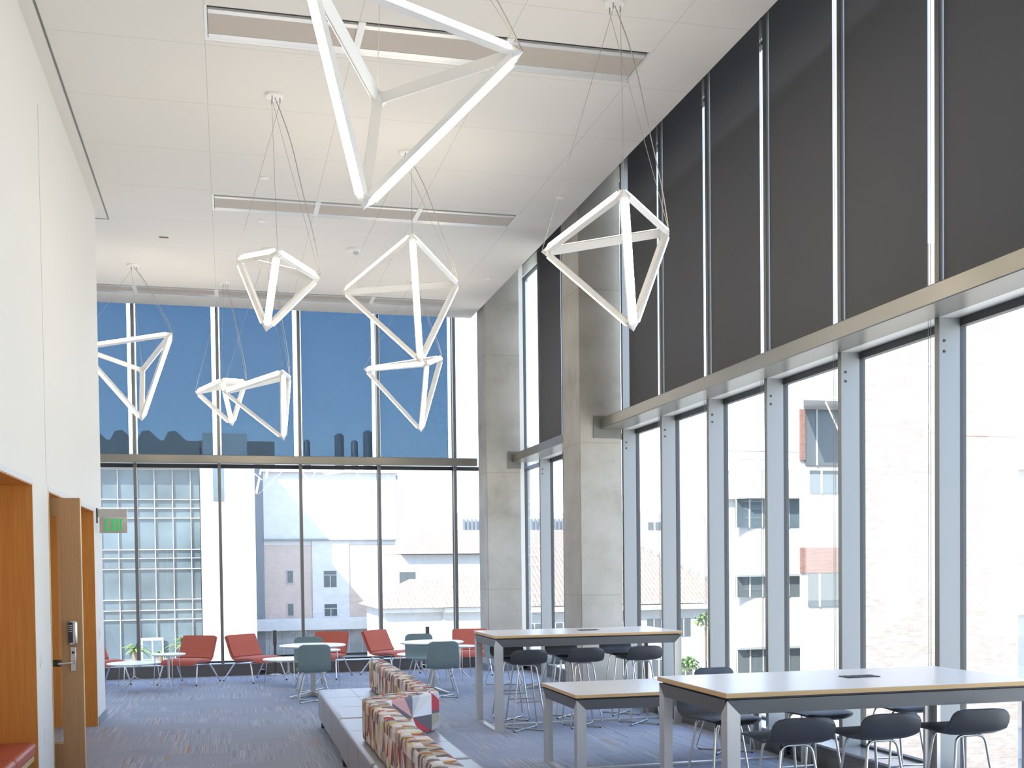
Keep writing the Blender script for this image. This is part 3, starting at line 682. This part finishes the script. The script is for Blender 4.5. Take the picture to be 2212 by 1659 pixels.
def make_chair(mat, name):
    r = thing(name, '', 'chair')
    st = [(-.215, .420, .14), (-.21, .432, .185), (-.19, .441, .215), (-.10, .445, .225), (.02, .433, .226), (.10, .425, .226), (.16, .433, .226), (.198, .465, .226), (.215, .53, .226), (.228, .62, .225), (.240, .71, .222), (.248, .76, .214), (.252, .787, .193), (.254, .803, .155)]
    shell(st, .030, rise=.010).build('seat_shell', mat, r, smooth=70)
    cross_frame(.415, .12, -.13, .13, .22, .21, .0085).build('frame', M['satin'], r, smooth=60)
    for sx in (-1, 1):
        for sy in (-1, 1): MB().lathe([(.010, 0), (.010, .008)], sx*.19, sy*.182, 8).build('glide', M['rubber'], r)
    return r
RT = [(1.16, 16.35), (2.90, 16.35), (4.62, 16.35)]
ch = make_chair(M['teal'], 'dining_chair')
C_ = [((1.12, 15.70), PI, 'teal chair with its back to the camera at the left round table'), ((1.18, 17.05), .05, 'teal chair on the window side of the left round table'),
      ((2.90, 15.62), PI-.05, 'teal chair, back to the camera, at the second round table'), ((2.88, 17.10), .05, 'teal chair on the window side of the second round table'),
      ((4.66, 15.72), PI+.25, 'teal chair partly hidden behind the stools of the farthest tall table'), ((4.12, 16.90), .25, 'lighter teal chair back glimpsed under the apron of the farthest tall table')]
for i, (p, a, l) in enumerate(C_): place(ch, i == 0, (p[0], p[1], 0), a, l, 'teal dining chairs at the round tables')
c2 = make_chair(M['char2'], 'dining_chair'); place(c2, True, (4.71, 10.14, 0), .05, 'dark blue chair whose back top shows just above the nearest tall table')

# ------------------------------------------------------------------ round tables
def round_table():
    r = thing('round_table', '', 'table')
    MB().lathe([(.455, .718), (.475, .730), (.475, .740), (.470, .742)], n=48).build('tabletop', M['white'], r, smooth=30)
    MB().lathe([(.30, .70), (.45, .718)], n=40).build('under_edge', M['alud'], r, smooth=30)
    B(-.035, .035, -.035, .035, .03, .70).build('pole', M['alu'], r, bevel=.004)
    for k in range(4):
        a = PI/4*0.6+k*PI/2; m = MB(); d0 = Vector((math.cos(a), math.sin(a), 0)); s_ = Vector((-d0.y, d0.x, 0))
        A, B2 = d0*.03, d0*.40
        vs = [A-s_*.03+Vector((0, 0, .02)), A+s_*.03+Vector((0, 0, .02)), A+s_*.03+Vector((0, 0, .075)), A-s_*.03+Vector((0, 0, .075)),
              B2-s_*.018+Vector((0, 0, .0)), B2+s_*.018+Vector((0, 0, .0)), B2+s_*.018+Vector((0, 0, .02)), B2-s_*.018+Vector((0, 0, .02))]
        m.add(vs, [(0, 1, 2, 3), (4, 7, 6, 5), (0, 4, 5, 1), (1, 5, 6, 2), (2, 6, 7, 3), (3, 7, 4, 0)]); m.build('foot', M['alu'], r)
    return r
rt = round_table()
for i, (p, l) in enumerate(zip(RT, ('white round dining table on the left, between two teal chairs', 'white round dining table in the middle, above the patterned sofa back', 'white round dining table hidden behind the apron of the farthest tall table'))):
    place(rt, i == 0, (p[0], p[1], 0), 0, l, 'white round dining tables')
def wire_table(R, zt, rf):
    r = thing('side_table', '', 'table')
    MB().lathe([(R-.012, zt-.020), (R, zt-.016), (R, zt-.002), (R-.003, zt)], n=44).build('tabletop', M['white'], r, smooth=30)
    MB().lathe([(R-.02, zt-.024), (R-.006, zt-.0185)], n=44).build('wood_edge', M['edge'], r)
    for k in range(3):
        a = k*2*PI/3+.5; d0 = Vector((math.cos(a), math.sin(a), 0))
        P = [d0*.012+Vector((0, 0, zt-.022)), d0*.012+Vector((0, 0, .20)), d0*rf+Vector((0, 0, .008)), d0*(rf*.86)+Vector((0, 0, zt-.022))]
        MB().tube(fillet(P, .02, 3), .0065, 7).build('wire_leg', M['chrome'], r, smooth=60)
    return r
big = wire_table(.40, .425, .40); small = wire_table(.25, .57, .24)
for i, (x, y, l) in enumerate(((-1.43, 18.13, 'low white round coffee table at the far left beside the end of the wall'), (.90, 18.03, 'low white round coffee table in front of the second red lounge chair'), (3.05, 18.20, 'low white round coffee table mostly hidden behind the second round dining table'))):
    place(big, i == 0, (x, y, 0), .5*i-.3, l, 'low round coffee tables')
for i, (x, y, l) in enumerate(((-.90, 17.80, 'taller small round side table in front of the left red lounge chair'), (1.44, 17.74, 'small round side table hidden behind the left round dining table'), (3.60, 17.75, 'small round side table in front of the rightmost red lounge chair'))):
    place(small, i == 0, (x, y, 0), .3+.9*i, l, 'small round side tables')

# ------------------------------------------------------------------ red lounge chairs
def lounge():
    r = thing('lounge_chair', '', 'lounge chair')
    st = [(-.34, .325, .285), (-.345, .345, .30), (-.32, .375, .305), (-.20, .385, .308), (.0, .372, .310), (.14, .362, .310), (.20, .378, .310), (.245, .43, .310), (.30, .54, .308), (.36, .66, .306), (.395, .722, .304), (.40, .735, .298)]
    shell(st, .075, 11).build('seat', M['red'], r, smooth=60)
    # seat pad underside and a separate back cushion panel
    sh = [(y-.028, z+.03, w-.012) for y, z, w in st[6:11]]
    shell(sh, .03, 11).build('back_cushion', M['red'], r, smooth=60)
    MB().tube([(-.29, -.26, .325), (.29, -.26, .325)], .011, 8).build('front_rail', M['chrome'], r, smooth=60)
    MB().tube([(-.29, .14, .312), (.29, .14, .312)], .011, 8).build('rear_rail', M['chrome'], r, smooth=60)
    for sx in (-1, 1):
        MB().tube(fillet([(sx*.10, -.26, .322), (sx*.30, -.26, .322), (sx*.345, -.37, .012)], .03), .0115, 8).build('leg', M['chrome'], r, smooth=60)
        MB().tube(fillet([(sx*.10, .14, .312), (sx*.30, .14, .312), (sx*.345, .39, .012)], .03), .0115, 8).build('leg', M['chrome'], r, smooth=60)
        for y in (-.37, .39): MB().lathe([(.014, 0), (.014, .022)], sx*.345, y, 10).build('foot_cap', M['rubber'], r)
    return r
lo = lounge()
def yaw(dx, dy): return math.atan2(dy, dx)+PI/2
LC = [((-2.05, 19.10), yaw(.47, -.62), 'red lounge chair at far left, mostly hidden by the wall and coffee table'),
      ((-.65, 18.90), yaw(-.37, -.70), 'left red lounge chair by the window, its seat turned towards the small side table'),
      ((.41, 18.98), yaw(.475, -.62), 'second red lounge chair by the window, turned right towards the charging post'),
      ((1.55, 19.12), yaw(-.30, -.63), 'red lounge chair partly hidden behind the left round dining table'),
      ((2.70, 19.30), yaw(.475, -.55), 'red lounge chair above the patterned sofa back, turned right'),
      ((4.02, 18.85), yaw(-.12, -.70), 'rightmost red lounge chair, behind a side table and the tall table leg')]
for i, (p, a, l) in enumerate(LC): place(lo, i == 0, (p[0], p[1], 0), a, l, 'red lounge chairs along the far windows')

# ------------------------------------------------------------------ charging posts, floor boxes, cords
def post():
    r = thing('charging_post', '', 'charging post')
    MB().lathe([(.125, 0), (.125, .010), (.10, .018), (.03, .035)], n=32).build('base', M['alu'], r, smooth=30)
    B(-.022, .022, -.018, .018, .02, .52).build('pole', M['alud'], r, bevel=.005)
    B(-.032, .032, -.03, .03, .52, .78).build('power_head', M['alud'], r, bevel=.012, seg=3)
    return r
po = post(); place(po, True, (.765, 19.86, 0), 0, 'slim grey charging post beside the second red lounge chair', 'charging posts'); place(po, False, (3.44, 19.82, 0), 0, 'slim grey charging post behind the second round dining table', 'charging posts')
def outlet(label, x0, x1, y0, y1, z0, z1, along='y'):
    o = tag(B(x0, x1, y0, y1, z0, z1).build('floor_outlet', M['black'], bevel=.003), label, 'power outlet')
    if along == 'y': B(x0+.03, x1-.03, y0-.004, y0, z1-.035, z1-.015).build('socket', M['fix'], o)
    else: B(x0-.004, x0, y0+.03, y1-.03, z1-.035, z1-.015).build('socket', M['fix'], o)
outlet('black outlet box on the far sill below the second red lounge chair', .50, .62, 20.010, 20.030, .03, .12)
outlet('black outlet box on the far sill behind the second round dining table', 3.33, 3.46, 20.010, 20.030, .02, .11)
outlet('black outlet box on the right sill beyond the tall table stools', 5.095, 5.117, 15.9, 16.02, .03, .12, 'x')
tag(MB().tube(fillet([(.60, 20.0, .07), (.64, 19.96, .03), (.66, 19.985, .012), (.70, 19.995, .012)], .03), .004, 6).build('power_cord', M['black'], smooth=60), 'short cord from the far sill outlet to the charging post', 'cord')
P = [(4.97+.055*math.cos(k*.7)+.001*k, 8.80+.08*math.sin(k*.7)+.004*k, .012+.0025*(k % 5)) for k in range(26)]
P = P+[(5.075, 9.02, .02), (5.085, 9.30, .02), (5.085, 9.59, .08)]
tag(MB().tube(P, .005, 6).build('power_cord', M['black'], smooth=80), 'coiled black cord on the floor by the right sill near the tall table', 'cord')
outlet('black outlet box on the right sill behind the nearest tall table', 5.085, 5.117, 9.60, 9.74, .03, .17, 'x')

# ------------------------------------------------------------------ patterned bench sofa
def sofa(label, y0, y1, ncut, backs, xl=.98, corner=False):
    r = thing('sofa_module', label, 'sofa', (0, 0, 0), 0, 'grey leather bench sofa modules')
    g_ = .006
    B(xl+.012, 1.712, y0+g_+.006, y1-g_-.006, .085, .14).build('base', M['leather'], r, bevel=.02, seg=3)
    L = (y1-y0-2*g_)/ncut; xm = (xl+1.72)/2
    q = B(xl, 1.72, y0+g_, y1-g_, .12, .44).build('seat_cushion', M['leather'], r, bevel=.034, seg=4)
    m = MB(); m.box(xm-.002, xm+.002, y0+.04, y1-.04, .4395, .4407)
    for i in range(1, ncut):
        yy = y0+g_+i*L; m.box(xl+.03, 1.69, yy-.002, yy+.002, .4395, .4407); m.box(xl-.0007, xl, yy-.002, yy+.002, .13, .41); m.box(1.72, 1.7207, yy-.002, yy+.002, .13, .41)
    m.build('seam', M['seam'], q)
    for x in (xl+.05, 1.66):
        for y in (y0+.08, y1-.08): B(x-.02, x+.02, y-.02, y+.02, 0, .09).build('foot', M['alud'], r)
    for b in backs:
        o = B(*b).build('back_panel', M['pin'], r, bevel=.035, seg=4, uv=True)
    if corner:
        m = MB(); m.prism([(1.035, 8.91), (1.20, 8.91), (1.735, 9.44), (1.735, 9.67), (1.56, 9.67), (1.035, 9.13)], 'z', .445, .785)
        m.build('back_panel', M['pin'], r, bevel=.03, seg=4, uv='corner')
    return r
sofa('far grey leather sofa module with a patterned back along its right side', 10.51, 13.12, 3, [(1.555, 1.735, 10.235, 12.95, .445, .785)])
sofa('middle grey leather sofa module where the patterned back turns a corner', 8.02, 10.50, 3, [(1.555, 1.735, 9.68, 10.22, .445, .785), (1.035, 1.215, 8.04, 8.90, .445, .785)], .97, True)
sofa('near grey leather sofa module cut off by the bottom edge of the photo', 5.40, 8.00, 3, [(1.035, 1.215, 5.45, 8.02, .445, .785)], .97)

# ------------------------------------------------------------------ outside
struct(B(-120, 160, 22, 200, -5.9, -5.6).build('floor.001', M['pave']))
# glass-fronted building
g = thing('glass_building', 'glass-fronted building with a white grid, behind the two left windows', 'building', (-12, 88, -5.6))
B(-22, 10.0, .3, 14, 0, 15.0).build('wall', M['bglass'], g)
m = MB()
for zz in (.3, 3.75, 4.45, 5.25, 7.55, 8.35, 9.0, 11.35, 12.1, 12.75, 15.0): m.box(-22, 10.0, .1, .3, zz-.028, zz+.028)
for k in range(26): xx = 10.0-.65-1.3*k; m.box(xx-.026, xx+.026, .12, .28, .3, 15.0)
m.build('window_grid', M['extwhite'], g)
B(-22, 10.0, -.6, 14, 15.05, 15.35).build('canopy', M['extwhite'], g)
B(-22, 10.0, 4, 13, 15.35, 17.6).build('parapet', M['extgrey'], g)
for k in range(4):
    m = MB(); xx = 1.2+k*2.0; m.prism([(xx, 17.6), (xx+1.9, 17.6), (xx+.95, 18.5), (xx+.4, 18.4)], 'y', 5, 11); m.build('roof_monitor', M['extgrey'], g)
m = MB(); m.box(5.6, 7.2, -.02, .1, .2, .0+2.4); m.build('door_frame', M['extwhite'], g)
for a in (5.72, 6.45): B(a, a+.6, -.06, -.02, .3, 2.2).build('door_leaf', M['bglass'], g)
m = MB(); m.box(-22, 10, -2.6, -2.55, .95, 1.0); [m.box(-22+k*1.6, -21.96+k*1.6, -2.6, -2.55, 0, 1.0) for k in range(20)]; m.build('handrail', M['extwhite'], g)
rwg = thing('grey_building', 'grey flat-roofed block rising behind the white tower, seen through the blue shades', 'building', (0, 107, -5.6)); B(-2.3, 4.4, 0, 6, 0, 19.3).build('wall', M['extgrey'], rwg)
# white tower whose roof edge throws the diagonal shadow
tw = thing('white_tower', 'blank white tower block behind the second mullion of the far wall', 'building', (0, 84, -5.6))
B(-1.85, 1.98, 0, 12.4, 0, 15.75).build('wall', M['extwhite'], tw); B(-.95, -.2, -.05, 0, 12.4, 15.0).build('window', M['bglass'], tw)
B(-1.75, 1.6, 6, 12, 15.75, 18.0).build('penthouse', M['extpanel'], tw)
# brick building
bb = thing('brick_building', 'tan brick building with a white upper block and a diagonal shadow', 'building', (0, 96.45, -5.6))
B(2.0, 2.95, -.1, 9, 0, 16.2).build('metal_panel', M['extmetal'], bb)
B(2.95, 14.05, 0, 9, 3.25, 9.6).build('wall', M['brickA'], bb)
B(2.95, 14.15, -.15, 9, 9.95, 15.55).build('upper_wall', M['extpanel'], bb)
m = MB(); m.box(2.95, 14.3, -.35, 9, 9.95-.12, 9.95+.02); m.build('ledge', M['extgrey'], bb)
B(2.9, 14.35, -.6, 9, 15.55, 15.75).build('roof_edge', M['extpanel'], bb)
B(2.95, 14.05, -.02, 0, 9.45, 9.83).build('lintel', M['extpanel'], bb)
B(6.92, 10.02, -.12, 0, 3.25, 9.83).build('concrete_bay', M['extpanel'], bb)
for z in (6.35, 4.55): B(6.92, 7.85, -.16, -.12, z-.9, z+.9).build('bay_panel', M['extpanel'], bb)
for x0, x1, z0, z1 in ((7.88, 8.94, 5.85, 7.24), (7.90, 8.94, 3.4, 4.4)):
    w_ = B(x0, x1, -.15, -.12, z0, z1).build('window', M['wglass'], bb); m = MB(); m.box((x0+x1)/2-.04, (x0+x1)/2+.04, -.18, -.15, z0, z1-.35); m.box(x0, x1, -.18, -.15, z1-.40, z1-.33); m.build('glazing_bar', M['extwhite'], w_)
for z0, z1 in ((6.26, 7.28), (3.49, 4.48)):
    w_ = B(4.84, 5.30, -.05, 0, z0, z1).build('window', M['wglass'], bb); m = MB(); m.box(4.78, 4.84, -.07, 0, z0, z1); m.box(5.30, 5.36, -.07, 0, z0, z1); m.box(4.78, 5.36, -.07, 0, z1, z1+.06); m.box(4.78, 5.36, -.07, 0, z0-.06, z0); m.build('window_frame', M['extwhite'], w_)
B(2.2, 14.4, -1.0, 3, 2.28, 3.25).build('canopy', M['extpanel'], bb)
B(2.2, 14.4, .0, 3, 0.2, 2.28).build('ground_floor', pmat('pale shopfront glass', (.30, .32, .32), .2, var=.3, vscale=.6), bb)
m = MB(); [m.box(2.2+k*1.1, 2.28+k*1.1, -.06, 0, .2, 2.28) for k in range(12)]; m.build('shopfront_frame', M['extwhite'], bb)
for x_, z_, r_ in ((7.0, 18.7, .28), (9.85, 19.3, .42), (11.2, 18.7, .32), (12.4, 19.6, .42)): MB().lathe([(r_, 15.7), (r_, z_), (r_*.5, z_+.2)], x_, 5, 14).build('roof_stack', M['extmetal'], bb, smooth=40)
B(14.16, 14.3, -.2, -.05, 9.95, 15.4).build('downpipe', M['extgrey'], bb)
# tile-roofed houses
def hip(m, x0, x1, y0, y1, z0, z1, inset):
    ym = (y0+y1)/2
    m.add([(x0, y0, z0), (x1, y0, z0), (x1, y1, z0), (x0, y1, z0), (x0+inset, ym, z1), (x1-inset, ym, z1)], [(0, 1, 5, 4), (1, 2, 5), (2, 3, 4, 5), (3, 0, 4), (0, 3, 2, 1)])
ha = thing('tiled_house', 'white house with a hipped clay tile roof, left of the far corner column', 'house', (0, 64, -5.6))
B(8.7, 13.0, 0, 9, 0, 5.05).build('wall', M['extwhite'], ha)
m = MB(); hip(m, 8.2, 16.5, -.6, 9.6, 5.12, 6.72, 2.6); m.build('roof', M['tiles'], ha)
B(12.0, 16.2, -.4, 8, 0, 5.05).build('wing_wall', M['extwhite'], ha)
m = MB(); hip(m, 11.4, 16.5, -1.0, 8.6, 5.13, 7.2, 2.5); m.build('wing_roof', M['tiles'], ha)
m = MB(); m.box(8.35, 13.0, -.35, -.0, 4.85, 5.1); m.box(12.0, 16.3, -.8, -.4, 4.85, 5.1); m.build('eaves', M['extpanel'], ha)
for a, b in ((8.9, 10.1), (10.2, 11.3)):
    pass
for x0, x1 in ((10.2, 10.7), (10.78, 11.28)): B(x0, x1, -.03, 0, 2.7, 3.45).build('window', M['wglass'], ha)
for x0, x1 in ((13.2, 13.6), (13.66, 14.05)): B(x0, x1, -.43, -.4, 2.7, 3.45).build('window', M['wglass'], ha)
hb = thing('tiled_house', 'more distant white house with a low clay tile roof and one dark square window', 'house', (0, 84, -5.6))
B(12.2, 22, 0, 10, 0, 8.4).build('wall', M['extwhite'], hb); m = MB(); hip(m, 12.6, 30, -.6, 10, 8.45, 10.4, 2.6); m.build('roof', M['tiles'], hb)
B(12.5, 13.7, -.05, 0, 5.6, 7.1).build('window', M['wglass'], hb)
lv = thing('louvred_building', 'pale building with a screen of vertical louvres beyond the tile roofs', 'building', (0, 112, -5.6))
B(21.5, 45, 0, 8, 0, 12.9).build('wall', M['extwhite'], lv); m = MB(); [m.box(23.2+k*.42, 23.36+k*.42, -.3, -.05, 10.1, 12.3) for k in range(48)]; m.build('louvres', M['extmetal'], lv, ); 
hc = thing('tiled_house', 'large white house with a broad clay tile roof seen right of the nearer column', 'house', (0, 64, -5.6))
B(16.9, 30.5, .5, 12, 0, 4.85).build('wall', M['extwhite'], hc)
m = MB(); m.add([(16.6, 0, 5.05), (31.5, 0, 5.05), (26.8, 6.5, 8.6), (16.6, 6.5, 8.6), (16.6, 13, 5.05), (31.5, 13, 5.05)], [(0, 1, 2, 3), (1, 5, 2), (5, 4, 3, 2), (0, 3, 4), (0, 4, 5, 1)]); m.build('roof', M['tiles'], hc)
m = MB(); [m.box(26.8+k*.35, 26.95+k*.35, 6.3-k*.48, 6.6-k*.48, 8.55-k*.262, 8.75-k*.262) for k in range(13)]; m.build('ridge_tiles', M['extgrey'], hc)
B(16.9, 30.6, .0, .5, 4.7, 5.0).build('eaves', M['extpanel'], hc)
for x0, z0, z1 in ((26.75, 3.0, 4.1), (24.8, 3.2, 4.1), (26.85, .6, 1.6), (25.1, .6, 1.6), (17.2, 3.2, 4.0), (18.5, 3.2, 4.0), (29.0, 3.0, 4.1)):
    w_ = B(x0, x0+.9, .47, .5, z0, z1).build('window', M['wglass'], hc); B(x0+.42, x0+.48, .44, .47, z0, z1).build('glazing_bar', M['extwhite'], w_)
wh = thing('white_block', 'small white rooftop block with three dark windows beyond the broad tile roof', 'building', (0, 96, -5.6))
B(33.0, 45, 0, 8, 0, 11.9).build('wall', M['extwhite'], wh)
for a in (37.1, 37.8, 38.7): B(a, a+.5, -.05, 0, 10.6, 11.3).build('window', M['wglass'], wh)
# curved-corner white building
cu = thing('white_building', 'white stucco building outside with a roof railing and ribbon windows', 'building', (0, 50, -5.6))
m = MB(); pl = [(21.9+0, 20)]
pl = [(26.2, 5.6), (23.7, 2.2)]+[(23.7+1.6-1.6*math.cos(t_*PI/16), 1.6-1.6*math.sin(t_*PI/16)+.4) for t_ in range(0, 9)]+[(34, .4), (34, 5.6)]
m.prism(pl, 'z', 0, 10.6); m.build('wall', M['extwhite'], cu)
m = MB(); m.prism([(26.0, 5.6), (23.2, 1.4), (24.4, -.2), (34, -.2), (34, 5.6)], 'z', 10.6, 12.0); m.build('roof_slab', M['extwhite'], cu)
m = MB(); m.tube([(23.2, .2, 12.9), (34, .2, 12.9)], .03, 6); m.tube([(23.2, .2, 12.5), (34, .2, 12.5)], .02, 6)
for k in range(9): m.tube([(23.2+k*1.3, .2, 12), (23.2+k*1.3, .2, 12.9)], .025, 6)
m.build('railing', M['extgrey'], cu)
for z0, z1 in ((9.1, 11.2), (5.8, 6.8), (2.1, 3.25)):
    if z0 > 9: z0, z1 = 9.2, 10.58
    w_ = B(24.0, 33, .36, .42, z0, z1).build('ribbon_window', M['bglass'] if z0 > 9 else M['wglass'], cu); m = MB(); [m.box(24.0+k*.7, 24.06+k*.7, .32, .36, z0, z1) for k in range(13)]; m.build('glazing_bar', M['extwhite'], w_); B(24.0, 33, .05, .38, z1, z1+.1).build('window_hood', M['extgrey'], w_)
# white building with brick panels
wb = thing('white_building', 'white building with brick panels and tall windows beside the pale brick tower', 'building', (0, 40, -5.6))
MB().prism([(21.95, .3), (27.8, .3), (27.8, 6), (25.2, 6)], 'z', 0, 13.6).build('wall', M['extwhite'], wb); MB().prism([(21.2, -1.4), (27.8, -1.4), (27.8, 6.2), (25.4, 6.2)], 'z', 13.6, 15.6).build('roof_slab', M['extwhite'], wb)
for x0, x1, z0, z1, mt in ((22.2, 24.6, 11.3, 13.5, 'wglass'), (22.4, 24.6, 10.2, 11.1, 'wglass'), (22.3, 24.6, 5.7, 7.0, 'wglass'), (22.3, 24.6, 1.2, 2.9, 'wglass')):
    w_ = B(x0, x1, .24, .3, z0, z1).build('window', M[mt], wb); B(x0+.45, x0+.52, .2, .24, z0, z1).build('glazing_bar', M['extwhite'], w_)
for z0, z1 in ((7.05, 8.05), ): B(21.95, 24.6, .22, .3, z0, z1).build('brick_panel', M['brickR'], wb)
B(21.95, 22.25, .2, .3, 1.3, 2.9).build('brick_panel', M['brickR'], wb); B(21.95, 22.18, .2, .3, 11.5, 13.5).build('brick_panel', M['brickR'], wb)
# pale brick tower
bt = thing('brick_tower', 'tall pale brick tower filling the two rightmost windows', 'building', (0, 28, -5.6))
MB().prism([(16.95, 0), (22.25, 0), (25.5, 6.0), (20.9, 6.0)], 'z', 0, 16.4).build('wall', M['brickT'], bt); B(19.5, 22.25, -.006, 0, 11.0, 11.03).build('joint', M['brickR'], bt)
rb = thing('banded_building', 'building with brown bands glimpsed at the right edge of the photo', 'building', (0, 36, -5.6))
B(28.2, 40, 0, 9, 0, 13.0).build('wall', M['extwhite'], rb)
for z0, z1 in ((1.2, 2.6), (5.4, 7.3), (10.8, 12.6)): B(28.1, 40, -.2, 0, z0, z1).build('band', M['brickA'], rb)
# palms and shrubs
def palm(label, x, y, h, R, n=34):
    r = thing('palm', label, 'palm', (x, y, -5.6)); MB().lathe([(.22, 0), (.18, h)], n=10).build('trunk', M['trunk'], r)
    m = MB(); rnd = random.Random(int(x*10))
    for k in range(n):
        a = rnd.uniform(0, 2*PI); el = rnd.uniform(.1, 1.35); L = R*rnd.uniform(.8, 1.1); d0 = Vector((math.cos(a), math.sin(a), 0)); s_ = Vector((-d0.y, d0.x, 0)); pr = []
        for j in range(6):
            u = j/5; q = d0*(L*u*math.cos(el))+Vector((0, 0, h+L*u*math.sin(el)-.55*L*u*u)); wd = .10*math.sin(PI*min(1, u*.85+.15))+.01; pr.append((q-s_*wd, q+Vector((0, 0, .03)), q+s_*wd))
        for j in range(5):
            o_ = len(m.v); m.v += [tuple(v) for v in pr[j]+pr[j+1]]; m.f += [(o_, o_+1, o_+4, o_+3), (o_+1, o_+2, o_+5, o_+4)]
    m.build('fronds', M['leaf'], r)
palm('small green palm seen outside between the wall end and the first mullion', -6.2, 80, 2.0, 1.3); palm('small green palm seen outside behind the left lounge chair', -2.9, 80, 2.2, 1.6)
palm('low spiky plant outside just right of the first mullion', -4.75, 83, 1.4, .8, 26)
def shrub(label, x, y, z, R):
    r = thing('shrub', label, 'shrub', (x, y, -5.6)); m = MB(); rnd = random.Random(3)
    for k in range(220):
        a, b_ = rnd.uniform(0, 2*PI), rnd.uniform(0, PI/2); q = Vector((math.cos(a)*math.cos(b_), math.sin(a)*math.cos(b_), math.sin(b_)))*R*rnd.uniform(.6, 1)+Vector((0, 0, z)); u = Vector([rnd.uniform(-1, 1) for _ in range(3)]).normalized()*.12; v = q.normalized().cross(u).normalized()*.09
        m.add([q-u, q-v, q+u, q+v], [(0, 1, 2, 3)])
    m.build('foliage', M['leafd'], r); MB().tube([(0, 0, 0), (0, 0, z+.2)], .08, 8).build('stem', M['trunk'], r)
shrub('leafy green shrub outside below the broad tile roof', 24.9, 58.4, 1.5, .75); shrub('leafy green bush outside at the wall of the broad-roofed house', 26.6, 59.8, 3.9, .75)
